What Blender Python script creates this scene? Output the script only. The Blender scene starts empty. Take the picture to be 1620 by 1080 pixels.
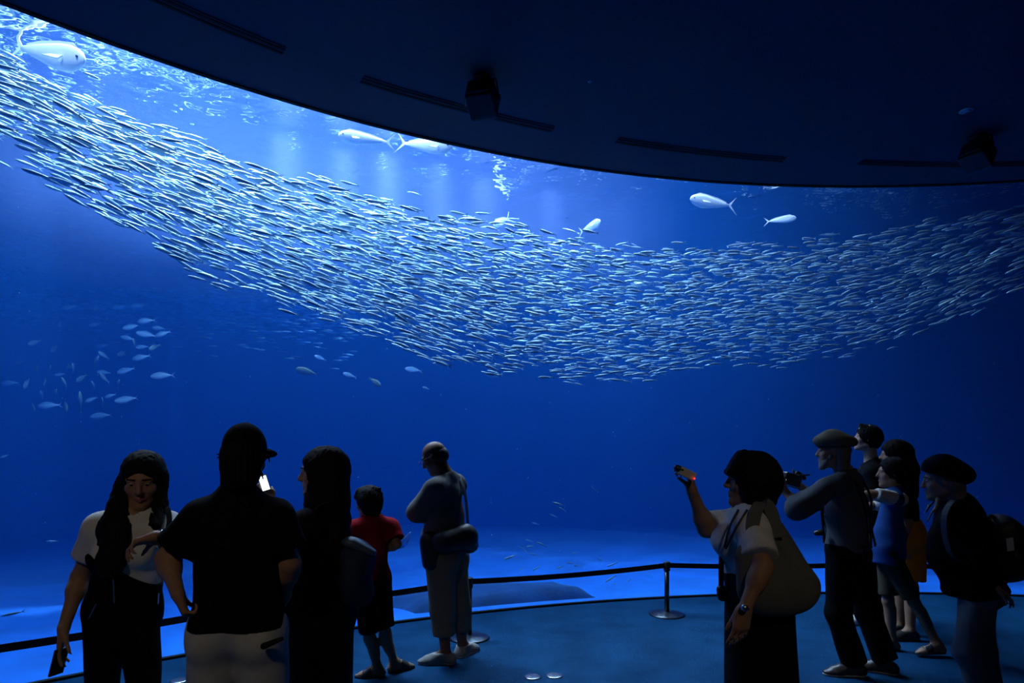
import bpy, bmesh, math, random
import numpy as np
from mathutils import Vector, Matrix

# ---------------------------------------------------------------- camera, world, light, exposure
SC = bpy.context.scene
COL = SC.collection
FPX, CX, HORIZON, EYE = 1000.0, 810.0, 715.0, 1.53      # focal length in px of the 1620x1080 frame

cam_data = bpy.data.cameras.new('camera')
cam = bpy.data.objects.new('camera', cam_data)
COL.objects.link(cam)
cam.location = (0, 0, EYE)
cam.rotation_euler = (math.pi / 2, 0, 0)
cam_data.sensor_width = 36.0
cam_data.lens = FPX / 1620.0 * 36.0
cam_data.shift_y = (HORIZON - 540.0) / 1620.0           # a level camera with a rising front
cam_data.clip_end = 200
SC.camera = cam

world = bpy.data.worlds.new('world')
SC.world = world
world.use_nodes = True
world.node_tree.nodes['Background'].inputs[0].default_value = (0.01, 0.015, 0.03, 1)
world.node_tree.nodes['Background'].inputs[1].default_value = 0.02

SC.view_settings.view_transform = 'Standard'
SC.view_settings.look = 'None'
SC.view_settings.gamma = 1.0
SC.view_settings.exposure = 0.12
SC.view_settings.use_curve_mapping = False
SC.cycles.volume_bounces = 1


def area_light(name, loc, size, energy, color, target=None, spread=math.pi):
    d = bpy.data.lights.new(name, 'AREA')
    d.shape = 'DISK'
    d.size = size
    d.energy = energy
    d.color = color
    d.spread = spread
    o = bpy.data.objects.new(name, d)
    COL.objects.link(o)
    o.location = loc
    t = Vector(target) if target else Vector(loc) - Vector((0, 0, 1))
    o.rotation_euler = (t - Vector(loc)).to_track_quat('-Z', 'Y').to_euler()
    return o


def spot_light(name, loc, target, energy, color, angle, blend=0.6, radius=0.1):
    d = bpy.data.lights.new(name, 'SPOT')
    d.energy = energy
    d.color = color
    d.spot_size = math.radians(angle)
    d.spot_blend = blend
    d.shadow_soft_size = radius
    o = bpy.data.objects.new(name, d)
    COL.objects.link(o)
    o.location = loc
    o.rotation_euler = (Vector(target) - Vector(loc)).to_track_quat('-Z', 'Y').to_euler()
    return o


# skylights and floodlights of the hall above the tank
COOL = (0.62, 0.76, 1.0)
area_light('skylight', (-3.8, 8.6, 8.6), 4.5, 2300, COOL)
area_light('skylight', (1.0, 10.8, 8.6), 4.0, 950, COOL)
area_light('skylight', (4.6, 11.0, 8.6), 2.5, 50, COOL)
for (bx, by, e, ang) in ((-2.9, 8.0, 22000, 8), (-2.3, 8.4, 34000, 6), (-1.75, 8.5, 32000, 7), (-1.1, 8.8, 24000, 6), (-0.5, 9.2, 15000, 8), (-4.7, 7.3, 6000, 9),
                         (-5.6, 7.4, 5000, 8), (0.5, 9.6, 9000, 8), (1.6, 10.0, 3000, 8), (3.4, 10.2, 1500, 10), (-3.6, 9.8, 9000, 9)):
    spot_light('tank_floodlight', (bx, by, 8.4), (bx + 0.25, by - 0.35, 0), e, (0.80, 0.82, 1.0), ang, 0.7, 0.12)
# unseen fill lights added over the window side to brighten the fishes' near flanks
for (lx, ly, e) in ((-4.3, 5.0, 170), (-2.6, 6.6, 240), (-0.4, 7.8, 230), (2.0, 8.4, 150), (4.2, 8.5, 30)):
    area_light('flank_fill_light', (lx, ly, 7.6), 1.0, e, COOL, (lx + (lx - 3.716) * 0.22, ly + (ly + 3.238) * 0.22, 3.2))
# dim track spots of the hall behind the camera, on the visitors nearest to it
for (lx, e) in ((-1.25, 75), (1.15, 60)):
    spot_light('hall_track_spot', (lx, -1.6, 4.2), (lx * 1.02, 2.65, 0.72), e, (1.0, 0.84, 0.64), 30, 0.8, 0.15)
spot_light('hall_track_spot', (2.6, -1.6, 4.2), (2.85, 4.9, 0.9), 22, (1.0, 0.84, 0.64), 20, 0.9, 0.15)
# ---------------------------------------------------------------- helpers
def px(x, y, d):
    """The point that stands d metres away from the camera at the photograph's pixel (x, y)."""
    return np.array(((x - CX) / FPX * d, d, EYE + (HORIZON - y) / FPX * d))


def mat(name, color, rough=0.7, metal=0.0, noise=0.0, nscale=8.0, bump=0.0, bscale=40.0, spec=0.5, emit=None, estr=0.0):
    m = bpy.data.materials.new(name)
    m.use_nodes = True
    nt = m.node_tree
    b = nt.nodes['Principled BSDF']
    b.inputs['Base Color'].default_value = (*color, 1)
    b.inputs['Roughness'].default_value = rough
    b.inputs['Metallic'].default_value = metal
    b.inputs['Specular IOR Level'].default_value = spec
    if emit:
        b.inputs['Emission Color'].default_value = (*emit, 1)
        b.inputs['Emission Strength'].default_value = estr
    if noise or bump:
        tc = nt.nodes.new('ShaderNodeTexCoord')
    if noise:
        n = nt.nodes.new('ShaderNodeTexNoise')
        n.inputs['Scale'].default_value = nscale
        n.inputs['Detail'].default_value = 5
        r = nt.nodes.new('ShaderNodeValToRGB')
        r.color_ramp.elements[0].color = (*[c * (1 - noise) for c in color], 1)
        r.color_ramp.elements[1].color = (*[min(1, c * (1 + noise)) for c in color], 1)
        r.color_ramp.elements[0].position = 0.3
        r.color_ramp.elements[1].position = 0.7
        nt.links.new(tc.outputs['Object'], n.inputs['Vector'])
        nt.links.new(n.outputs['Fac'], r.inputs['Fac'])
        nt.links.new(r.outputs['Color'], b.inputs['Base Color'])
    if bump:
        n2 = nt.nodes.new('ShaderNodeTexNoise')
        n2.inputs['Scale'].default_value = bscale
        n2.inputs['Detail'].default_value = 3
        bp = nt.nodes.new('ShaderNodeBump')
        bp.inputs['Strength'].default_value = bump
        bp.inputs['Distance'].default_value = 0.02
        nt.links.new(tc.outputs['Object'], n2.inputs['Vector'])
        nt.links.new(n2.outputs['Fac'], bp.inputs['Height'])
        nt.links.new(bp.outputs['Normal'], b.inputs['Normal'])
    return m


def link_mesh(name, verts, faces, material, parent=None, smooth=False, loc=None):
    me = bpy.data.meshes.new(name)
    v = np.asarray(verts, float)
    if loc is not None:
        v = v - np.asarray(loc, float)
    me.from_pydata(v.tolist(), [], [list(map(int, f)) for f in faces])
    me.update()
    if material:
        me.materials.append(material)
    if smooth:
        me.polygons.foreach_set('use_smooth', [True] * len(me.polygons))
    o = bpy.data.objects.new(name, me)
    COL.objects.link(o)
    if parent is not None:
        o.parent = parent
    elif loc is not None:
        o.location = tuple(loc)
    return o


def from_bm(name, bm, material, parent=None, smooth=False, bevel=0.0):
    me = bpy.data.meshes.new(name)
    bmesh.ops.recalc_face_normals(bm, faces=bm.faces)
    bm.to_mesh(me)
    bm.free()
    if material:
        me.materials.append(material)
    if smooth:
        me.polygons.foreach_set('use_smooth', [True] * len(me.polygons))
    o = bpy.data.objects.new(name, me)
    COL.objects.link(o)
    if parent is not None:
        o.parent = parent
    return o


def empty(name, loc):
    o = bpy.data.objects.new(name, None)
    o.empty_display_size = 0.1
    COL.objects.link(o)
    o.location = tuple(loc)
    return o


def tag(o, label=None, cat=None, group=None, kind=None):
    if label:
        o['label'] = label
    if cat:
        o['category'] = cat
    if group:
        o['group'] = group
    if kind:
        o['kind'] = kind
    return o


def prism(name, poly, z0, z1, material, kind='structure', parent=None):
    """A vertical prism over a footprint polygon."""
    bm = bmesh.new()
    lo = [bm.verts.new((x, y, z0)) for x, y in poly]
    hi = [bm.verts.new((x, y, z1)) for x, y in poly]
    n = len(poly)
    for f in (bm.faces.new(lo[::-1]), bm.faces.new(hi)):
        pass
    for i in range(n):
        bm.faces.new((lo[i], lo[(i + 1) % n], hi[(i + 1) % n], hi[i]))
    bmesh.ops.triangulate(bm, faces=[f for f in bm.faces if len(f.verts) > 4])
    o = from_bm(name, bm, material, parent)
    if kind:
        o['kind'] = kind
    return o


def strip(name, A, B, z0, z1, material, kind='structure'):
    """A slab between two matched footprint polylines."""
    n = len(A)
    V = [(p[0], p[1], z) for z in (z0, z1) for P in (A, B) for p in P]
    a0, b0, a1, b1 = 0, n, 2 * n, 3 * n
    F = []
    for i in range(n - 1):
        j = i + 1
        F += [(a1 + i, b1 + i, b1 + j, a1 + j), (a0 + i, a0 + j, b0 + j, b0 + i), (a0 + i, a1 + i, a1 + j, a0 + j), (b0 + i, b0 + j, b1 + j, b1 + i)]
    F += [(a0, b0, b1, a1), (a0 + n - 1, a1 + n - 1, b1 + n - 1, b0 + n - 1)]
    o = link_mesh(name, V, F, material)
    bm = bmesh.new()
    bm.from_mesh(o.data)
    bmesh.ops.recalc_face_normals(bm, faces=bm.faces)
    bm.to_mesh(o.data)
    bm.free()
    if kind:
        o['kind'] = kind
    return o


def bm_box(bm, c, s, rot=None, bev=0.0):
    r = bmesh.ops.create_cube(bm, size=1.0)
    M = Matrix.Translation(c) @ (rot.to_4x4() if rot is not None else Matrix.Identity(4)) @ Matrix.Diagonal((*s, 1))
    bmesh.ops.transform(bm, matrix=M, verts=r['verts'])
    if bev:
        es = list({e for v in r['verts'] for e in v.link_edges})
        bmesh.ops.bevel(bm, geom=es, offset=bev, segments=3, affect='EDGES', profile=0.5)


def bm_lathe(bm, profile, c=(0, 0, 0), seg=28):
    """Profile of (radius, z) turned about a vertical axis through c."""
    rings = []
    for r, z in profile:
        rings.append([bm.verts.new((c[0] + r * math.cos(2 * math.pi * k / seg), c[1] + r * math.sin(2 * math.pi * k / seg), c[2] + z))
                      for k in range(seg)])
    for a, b in zip(rings, rings[1:]):
        for k in range(seg):
            bm.faces.new((a[k], a[(k + 1) % seg], b[(k + 1) % seg], b[k]))
    bm.faces.new(rings[0][::-1])
    bm.faces.new(rings[-1])


def bm_tube(bm, pts, r, seg=8):
    pts = [Vector(p) for p in pts]
    rings = []
    for i, p in enumerate(pts):
        t = (pts[min(i + 1, len(pts) - 1)] - pts[max(i - 1, 0)]).normalized()
        a = t.orthogonal().normalized() if i == 0 else (rings_a - t * rings_a.dot(t)).normalized()
        rings_a = a
        b = t.cross(a)
        rr = r[i] if isinstance(r, (list, tuple)) else r
        rings.append([bm.verts.new(p + (a * math.cos(2 * math.pi * k / seg) + b * math.sin(2 * math.pi * k / seg)) * rr) for k in range(seg)])
    for a, b in zip(rings, rings[1:]):
        for k in range(seg):
            bm.faces.new((a[k], a[(k + 1) % seg], b[(k + 1) % seg], b[k]))
    bm.faces.new(rings[0][::-1])
    bm.faces.new(rings[-1])


def bm_strap(bm, pts, ups, width, thick):
    """A flat band along pts; ups is the direction of its width at each point."""
    pts = [Vector(p) for p in pts]
    ups = [Vector(u) for u in ups] if hasattr(ups[0], '__len__') else [Vector(ups)] * len(pts)
    rings = []
    for i, p in enumerate(pts):
        t = (pts[min(i + 1, len(pts) - 1)] - pts[max(i - 1, 0)]).normalized()
        u = (ups[i] - t * ups[i].dot(t)).normalized()
        n = t.cross(u)
        w, h = width / 2, thick / 2
        rings.append([bm.verts.new(p + u * a * w + n * b * h) for a, b in ((1, 1), (-1, 1), (-1, -1), (1, -1))])
    for a, b in zip(rings, rings[1:]):
        for k in range(4):
            bm.faces.new((a[k], a[(k + 1) % 4], b[(k + 1) % 4], b[k]))
    bm.faces.new(rings[0][::-1])
    bm.faces.new(rings[-1])


def smooth_path(pts, n=24):
    """Catmull-Rom through pts."""
    P = [np.asarray(p, float) for p in pts]
    P = [2 * P[0] - P[1]] + P + [2 * P[-1] - P[-2]]
    out = []
    segs = len(P) - 3
    for i in range(segs):
        m = max(2, n // segs)
        for k in range(m):
            t = k / m
            a, b, c, d = P[i:i + 4]
            out.append(0.5 * (2 * b + (c - a) * t + (2 * a - 5 * b + 4 * c - d) * t * t + (3 * b - a - 3 * c + d) * t ** 3))
    out.append(P[-2])
    return out
# ---------------------------------------------------------------- the hall and the tank
AX, AY, AR = 3.716, -3.238, 10.08          # the window is an arc about this centre
CEIL, SURF = 4.41, 5.55                    # ceiling height, water level


def arc(r, a0=-61.0, a1=27.0, n=72):
    """Footprint points along the window, left to right; angles from straight ahead."""
    return [(AX + r * math.sin(math.radians(a0 + (a1 - a0) * i / n)), AY + r * math.cos(math.radians(a0 + (a1 - a0) * i / n))) for i in range(n + 1)]


def arc_pt(deg, r, z):
    a = math.radians(deg)
    return Vector((AX + r * math.sin(a), AY + r * math.cos(a), z))


M_floor = mat('blue_carpet', (0.0045, 0.042, 0.108), 0.6, noise=0.25, nscale=3.0, bump=0.25, bscale=160, spec=0.03)
M_ceil = mat('dark_ceiling_paint', (0.018, 0.032, 0.06), 0.8, noise=0.05, nscale=1.5)
M_wall = mat('dark_wall_paint', (0.03, 0.032, 0.04), 0.85)
M_tank = mat('tank_wall_paint', (0.02, 0.07, 0.16), 0.9, noise=0.2, nscale=0.6)
M_sand = mat('tank_sand_falloff', (0.012, 0.21, 0.84), 0.95, noise=0.18, nscale=1.6, bump=0.5, bscale=5)
# sand colour darkens away from the window, painting in the light's fall-off
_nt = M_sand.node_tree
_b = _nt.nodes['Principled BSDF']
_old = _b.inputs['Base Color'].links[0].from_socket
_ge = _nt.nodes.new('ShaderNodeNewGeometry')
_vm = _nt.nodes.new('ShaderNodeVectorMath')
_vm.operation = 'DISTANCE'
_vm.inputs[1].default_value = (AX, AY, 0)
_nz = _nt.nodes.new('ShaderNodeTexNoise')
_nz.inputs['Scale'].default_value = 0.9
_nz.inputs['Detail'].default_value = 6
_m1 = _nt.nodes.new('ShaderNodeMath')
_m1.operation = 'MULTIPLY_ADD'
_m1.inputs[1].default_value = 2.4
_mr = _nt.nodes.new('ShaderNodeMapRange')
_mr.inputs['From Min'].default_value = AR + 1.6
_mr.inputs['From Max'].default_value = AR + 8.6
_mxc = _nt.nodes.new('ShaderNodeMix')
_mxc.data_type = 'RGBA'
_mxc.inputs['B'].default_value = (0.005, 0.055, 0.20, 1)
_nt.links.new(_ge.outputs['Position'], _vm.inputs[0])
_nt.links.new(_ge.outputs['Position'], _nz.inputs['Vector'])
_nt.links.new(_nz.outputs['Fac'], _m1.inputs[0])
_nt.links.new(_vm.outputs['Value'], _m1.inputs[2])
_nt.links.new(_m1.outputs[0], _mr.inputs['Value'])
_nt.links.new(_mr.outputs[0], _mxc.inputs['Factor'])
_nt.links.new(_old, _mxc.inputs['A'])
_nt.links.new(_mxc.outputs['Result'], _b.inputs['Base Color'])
M_rock = mat('tank_rock', (0.008, 0.07, 0.24), 0.95, noise=0.3, nscale=3, bump=0.5, bscale=9)
M_black = mat('black_metal', (0.012, 0.012, 0.014), 0.45)
M_void = mat('slot_black', (0.002, 0.002, 0.002), 0.9)
M_dark_steel = mat('dark_steel', (0.10, 0.105, 0.115), 0.32, metal=1.0)
M_steel = mat('brushed_steel', (0.35, 0.36, 0.38), 0.3, metal=1.0)

inner = arc(AR)
L, Rr = inner[0], inner[-1]
room = inner + [(Rr[0], -6.0), (L[0], -6.0)]
rear = [(x, -6.0) for x, y in inner]
floor = strip('floor', inner, rear, -4.2, 0.0, M_floor)
ceiling = strip('ceiling', inner, rear, CEIL, CEIL + 2.4, M_ceil)
prism('wall_left', [(L[0] - 0.2, -6.0), (L[0], -6.0), (L[0], L[1]), (L[0] - 0.2, L[1])], 0.0, CEIL, M_wall)
prism('wall_right', [(Rr[0], -6.0), (Rr[0] + 0.2, -6.0), (Rr[0] + 0.2, Rr[1]), (Rr[0], Rr[1])], 0.0, CEIL, M_wall)
prism('wall_rear', [(L[0], -6.2), (Rr[0], -6.2), (Rr[0], -6.0), (L[0], -6.0)], 0.0, CEIL, M_wall)

# clear acrylic window, a bent pane set behind the edge of the ceiling
m_pane = bpy.data.materials.new('clear_acrylic')
m_pane.use_nodes = True
_nt = m_pane.node_tree
_nt.nodes.clear()
_o = _nt.nodes.new('ShaderNodeOutputMaterial')
_t = _nt.nodes.new('ShaderNodeBsdfTransparent')
_t.inputs[0].default_value = (0.97, 0.985, 1.0, 1)
_nt.links.new(_t.outputs[0], _o.inputs['Surface'])
pane = strip('window_1', arc(AR + 0.13), arc(AR + 0.03), -0.06, CEIL + 0.3, m_pane)
strip('trim_1', arc(AR + 0.028), arc(AR - 0.012), 0.0, 0.018, M_void)          # black seal along the foot of the window
strip('trim_2', arc(AR + 0.028), arc(AR - 0.012), CEIL - 0.01, CEIL, M_void)   # and along its head

# the tank
TX0, TX1, TY1 = -17.0, 17.0, 22.0
tank = arc(AR + 0.15) + [(TX1, Rr[1]), (TX1, TY1), (TX0, TY1), (TX0, L[1])]
out = [(TX0, L[1]), (TX0, TY1), (TX1, TY1), (TX1, Rr[1])]
for nm, (a, b) in (('wall_tank_left', (out[0], out[1])), ('wall_tank_back', (out[1], out[2])), ('wall_tank_right', (out[2], out[3]))):
    a, b = Vector(a), Vector(b)
    n = (b - a).normalized()
    n = Vector((-n.y, n.x)) * 0.3
    prism(nm, [tuple(a), tuple(b), tuple(b + n), tuple(a + n)][::-1], -4.2, 7.5, M_tank)
prism('wall_tank_near_left', [(TX0, L[1] - 0.3), (L[0] - 0.2, L[1] - 0.3), (L[0] - 0.2, L[1] - 0.01), (TX0, L[1] - 0.01)], -4.2, 7.5, M_tank)
prism('wall_tank_near_right', [(Rr[0] + 0.2, Rr[1] - 0.3), (TX1, Rr[1] - 0.3), (TX1, Rr[1] - 0.01), (Rr[0] + 0.2, Rr[1] - 0.01)], -4.2, 7.5, M_tank)


def far_edge(nx):
    """Points along the far walls of the tank, matched to nx + 1 points along the window."""
    far = []
    per = [Vector(p) for p in out]
    seglen = [(per[i + 1] - per[i]).length for i in range(3)]
    tot = sum(seglen)
    for i in range(nx + 1):
        s = i / nx * tot
        k = 0
        while k < 2 and s > seglen[k]:
            s -= seglen[k]
            k += 1
        far.append(per[k].lerp(per[k + 1], min(1, s / seglen[k])))
    for c in (out[1], out[2]):                       # keep the corners
        i = min(range(nx + 1), key=lambda i: (far[i] - Vector(c)).length)
        far[i] = Vector(c)
    return far


def grid_over_tank(nx, ny, hfun):
    """A height field over the tank, its near edge following the window."""
    V, F = [], []
    a = arc(AR + 0.16, n=nx)
    far = far_edge(nx)
    for i in range(nx + 1):
        for j in range(ny + 1):
            t = (j / ny) ** 1.25
            x = a[i][0] * (1 - t) + far[i].x * t
            y = a[i][1] * (1 - t) + far[i].y * t
            V.append((x, y, hfun(x, y, t)))
    for i in range(nx):
        for j in range(ny):
            q = i * (ny + 1) + j
            F.append((q, q + 1, q + ny + 2, q + ny + 1))
    return V, F


def sand_h(x, y, t):
    r = 0.03 * math.sin(2.1 * x + 1.3 * y) + 0.02 * math.sin(4.3 * x - 2.2 * y + 1) + 0.05 * math.sin(0.5 * x + 0.8 * y)
    out_ = max(0.0, math.hypot(x - AX, y - AY) - AR - 0.6)         # the floor falls away gently from the window
    drop = 0.06 * out_ * out_ / (out_ + 0.8)
    return -0.04 + r * min(1, t * 14) - 0.06 * min(1, t * 3) - min(drop, 3.9)


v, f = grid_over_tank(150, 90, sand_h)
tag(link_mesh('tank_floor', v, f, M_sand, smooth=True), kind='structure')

# the underside of the water: rippled, mirror-like at grazing angles, open to steep light
m_surf = bpy.data.materials.new('water_surface')
m_surf.use_nodes = True
_nt = m_surf.node_tree
_nt.nodes.clear()
_o = _nt.nodes.new('ShaderNodeOutputMaterial')
_t = _nt.nodes.new('ShaderNodeBsdfTransparent')
_g = _nt.nodes.new('ShaderNodeBsdfGlossy')
_g.inputs['Roughness'].default_value = 0.05
_fr = _nt.nodes.new('ShaderNodeFresnel')
_fr.inputs['IOR'].default_value = 1.33
_mx = _nt.nodes.new('ShaderNodeMixShader')
_nt.links.new(_fr.outputs[0], _mx.inputs[0])
_nt.links.new(_t.outputs[0], _mx.inputs[1])
_nt.links.new(_g.outputs[0], _mx.inputs[2])
_nt.links.new(_mx.outputs[0], _o.inputs['Surface'])
_tc = _nt.nodes.new('ShaderNodeTexCoord')
_n1 = _nt.nodes.new('ShaderNodeTexNoise')
_n1.inputs['Scale'].default_value = 1.6
_n1.inputs['Detail'].default_value = 3
_bp = _nt.nodes.new('ShaderNodeBump')
_bp.inputs['Strength'].default_value = 0.55
_bp.inputs['Distance'].default_value = 0.15
_nt.links.new(_tc.outputs['Object'], _n1.inputs['Vector'])
_nt.links.new(_n1.outputs['Fac'], _bp.inputs['Height'])
_nt.links.new(_bp.outputs['Normal'], _g.inputs['Normal'])
_nt.links.new(_bp.outputs['Normal'], _fr.inputs['Normal'])


def wave_h(x, y, t):
    return SURF + 0.018 * math.sin(1.9 * x + 0.6 * y) + 0.014 * math.sin(-1.1 * x + 2.7 * y + 2) + 0.008 * math.sin(5.0 * x + 3.1 * y)


v, f = grid_over_tank(260, 130, wave_h)
f = [q[::-1] for q in f]
wsurf = tag(link_mesh('water_surface', v, f, m_surf, smooth=True), kind='structure')

# the water itself
m_water = bpy.data.materials.new('sea_water')
m_water.use_nodes = True
_nt = m_water.node_tree
_nt.nodes.clear()
_o = _nt.nodes.new('ShaderNodeOutputMaterial')
_s = _nt.nodes.new('ShaderNodeVolumeScatter')
_s.inputs['Color'].default_value = (0.03, 0.26, 1.0, 1)
_s.inputs['Density'].default_value = 0.05
_s.inputs['Anisotropy'].default_value = 0.1
_a = _nt.nodes.new('ShaderNodeVolumeAbsorption')
_a.inputs['Color'].default_value = (0.0, 0.52, 0.84, 1)
_a.inputs['Density'].default_value = 0.16
_ad = _nt.nodes.new('ShaderNodeAddShader')
_nt.links.new(_s.outputs[0], _ad.inputs[0])
_nt.links.new(_a.outputs[0], _ad.inputs[1])
_nt.links.new(_ad.outputs[0], _o.inputs['Volume'])
water = strip('water', far_edge(72), arc(AR + 0.15), -4.1, SURF - 0.06, m_water)

# fine bubbles just under the surface catch the floodlights
m_haze = bpy.data.materials.new('bubble_haze')
m_haze.use_nodes = True
_nt = m_haze.node_tree
_nt.nodes.clear()
_o = _nt.nodes.new('ShaderNodeOutputMaterial')
_s = _nt.nodes.new('ShaderNodeVolumeScatter')
_s.inputs['Color'].default_value = (0.66, 0.70, 1.0, 1)
_s.inputs['Density'].default_value = 0.014
_nt.links.new(_s.outputs[0], _o.inputs['Volume'])
HZ = [(-7.0, 7.0), (-5.4, 5.4), (-3.0, 7.2), (-0.5, 8.2), (1.2, 8.6), (2.2, 9.8), (1.6, 11.4), (-1.0, 11.2), (-4.5, 10.6), (-6.5, 9.4)]
for k in range(3):
    hc = (-2.2, 8.6)
    q = 1.12 - 0.22 * k
    poly = [(hc[0] + (x - hc[0]) * q, hc[1] + (y - hc[1]) * q) for x, y in HZ]
    poly = [(x, y) if math.hypot(x - AX, y - AY) > AR + 0.3 else (AX + (x - AX) * (AR + 0.3) / math.hypot(x - AX, y - AY), AY + (y - AY) * (AR + 0.3) / math.hypot(x - AX, y - AY)) for x, y in poly]
    tag(prism('bubble_haze', poly, 4.05 + 0.25 * k, SURF - 0.07 - 0.01 * k, m_haze, kind=None), 'pale bubbly haze under the water surface at the bright end of the tank', 'haze', 'layers of bubbly haze', 'stuff')
# ---------------------------------------------------------------- fish
def fish_mesh(L, prof, thick=0.55, seg=8, fork=0.16, tail=0.14, dorsal=None, pect=True, bend=0.0, fine=0):
    """A fish swimming along +X, nose at +L/2. prof: (fraction from the nose, half height). Returns verts, faces, back weight."""
    V, F = [], []
    rings = []
    for u, h in prof:
        x = L * (0.5 - u)
        ring = []
        for k in range(seg):
            a = 2 * math.pi * k / seg
            sgn = 1.0 if math.sin(a) >= 0 else 1.12
            ring.append(len(V))
            V.append((x, thick * h * L * math.cos(a), h * L * math.sin(a) * sgn))
        rings.append(ring)
    for a, b in zip(rings, rings[1:]):
        for k in range(seg):
            F.append((a[k], b[k], b[(k + 1) % seg], a[(k + 1) % seg]))
    F.append(rings[0])
    F.append(rings[-1][::-1])

    def blade(pts, w=0.004):
        """A thin fin: an outline in the XZ plane with a little thickness."""
        i0 = len(V)
        n = len(pts)
        for s in (1, -1):
            for (x, z) in pts:
                V.append((x * L, s * w * L, z * L))
        F.append(tuple(range(i0, i0 + n)))
        F.append(tuple(range(i0 + 2 * n - 1, i0 + n - 1, -1)))
        for k in range(n):
            F.append((i0 + k, i0 + n + k, i0 + n + (k + 1) % n, i0 + (k + 1) % n))
    ue = prof[-1][0]
    xe = 0.5 - ue
    blade([(xe + 0.02, 0.012), (-0.5 - fork * 0.25, tail), (-0.5 - fork * 0.1, tail * 0.72), (xe - 0.035, 0.0), (-0.5 - fork * 0.1, -tail * 0.72), (-0.5 - fork * 0.25, -tail), (xe + 0.02, -0.012)])
    if dorsal:
        blade(dorsal)
    V = np.array(V)
    if bend:
        V[:, 1] += bend * L * ((V[:, 0] / L) ** 2 * 2 - 0.15)
    return V, F


SARD = [(0.0, 0.008), (0.06, 0.036), (0.16, 0.062), (0.34, 0.075), (0.55, 0.066), (0.74, 0.042), (0.88, 0.018)]
JACK = [(0.0, 0.012), (0.05, 0.075), (0.14, 0.135), (0.3, 0.175), (0.48, 0.165), (0.66, 0.105), (0.8, 0.05), (0.9, 0.022)]
MAHI = [(0.0, 0.012), (0.018, 0.040), (0.055, 0.072), (0.12, 0.102), (0.23, 0.121), (0.37, 0.114), (0.52, 0.092), (0.68, 0.064), (0.8, 0.038), (0.9, 0.018)]


def fish_mat(name, back, side, rough=0.35, metal=0.25):
    """Back and belly colours of the fish itself, told apart by object-space height stored as an attribute."""
    m = bpy.data.materials.new(name)
    m.use_nodes = True
    nt = m.node_tree
    b = nt.nodes['Principled BSDF']
    at = nt.nodes.new('ShaderNodeAttribute')
    at.attribute_name = 'back'
    mx = nt.nodes.new('ShaderNodeMix')
    mx.data_type = 'RGBA'
    mx.inputs['A'].default_value = (*side, 1)
    mx.inputs['B'].default_value = (*back, 1)
    nt.links.new(at.outputs['Fac'], mx.inputs['Factor'])
    nt.links.new(mx.outputs['Result'], b.inputs['Base Color'])
    b.inputs['Roughness'].default_value = rough
    mm = nt.nodes.new('ShaderNodeMapRange')                    # silver flanks, duller backs
    mm.inputs['To Min'].default_value = metal
    mm.inputs['To Max'].default_value = metal * 0.2
    nt.links.new(at.outputs['Fac'], mm.inputs['Value'])
    nt.links.new(mm.outputs['Result'], b.inputs['Metallic'])
    return m


def fish_data(name, V, F, material, back=None):
    me = bpy.data.meshes.new(name)
    me.from_pydata(V.tolist(), [], F)
    me.update()
    me.materials.append(material)
    at = me.attributes.new('back', 'FLOAT', 'POINT')
    if back is None:
        h = np.abs(V[:, 2]).max()
        back = np.clip((V[:, 2] / h - 0.05) / 0.3, 0, 1)
    at.data.foreach_set('value', np.asarray(back, np.float32))
    me.polygons.foreach_set('use_smooth', [len(p.vertices) == 4 for p in me.polygons])
    return me


def heading_matrix(d, roll=0.0):
    """Rotation that takes +X to d, keeping the back up."""
    d = Vector(d).normalized()
    y = Vector((0, 0, 1)).cross(d).normalized()
    z = d.cross(y)
    M = Matrix((d, y, z)).transposed()
    return M @ Matrix.Rotation(roll, 3, 'X')


M_sard = fish_mat('sardine_skin', (0.37, 0.53, 0.55), (0.35, 0.50, 0.52), 0.30, 0.75)
M_mahi = fish_mat('pale_fish_skin', (0.80, 0.85, 0.88), (0.9, 0.93, 0.95), 0.4, 0.0)
M_jack = fish_mat('dull_fish_skin', (0.07, 0.10, 0.085), (0.14, 0.185, 0.155), 0.5, 0.0)
M_jack_blue = fish_mat('blue_fish_skin', (0.05, 0.10, 0.17), (0.16, 0.23, 0.34), 0.4, 0.0)

rng = np.random.default_rng(7)
_X = [-250, 0, 100, 200, 300, 400, 500, 600, 700, 800, 900, 1000, 1100, 1200, 1300, 1400, 1500, 1600, 1750]
_TOP = [35, 80, 132, 180, 212, 255, 287, 316, 335, 352, 370, 384, 390, 380, 372, 365, 345, 318, 300]
_BOT = [200, 268, 318, 372, 432, 470, 508, 538, 572, 602, 606, 602, 592, 578, 572, 548, 512, 462, 420]
_DEP = [5.4, 6.0, 6.2, 6.45, 6.7, 7.0, 7.3, 7.6, 7.95, 8.3, 8.7, 9.0, 9.25, 9.4, 9.45, 9.4, 9.3, 9.0, 8.5]
_DEN = [0.58, 0.58, 0.60, 0.64, 0.70, 0.78, 0.86, 0.95, 1, 1, 1, 0.95, 0.95, 0.95, 0.95, 0.85, 0.6, 0.4, 0.3]


def school_pt(x, v, dd):
    d = np.interp(x, _X, _DEP) + dd
    return px(x, np.interp(x, _X, _TOP) * (1 - v) + np.interp(x, _X, _BOT) * v, d)


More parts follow.
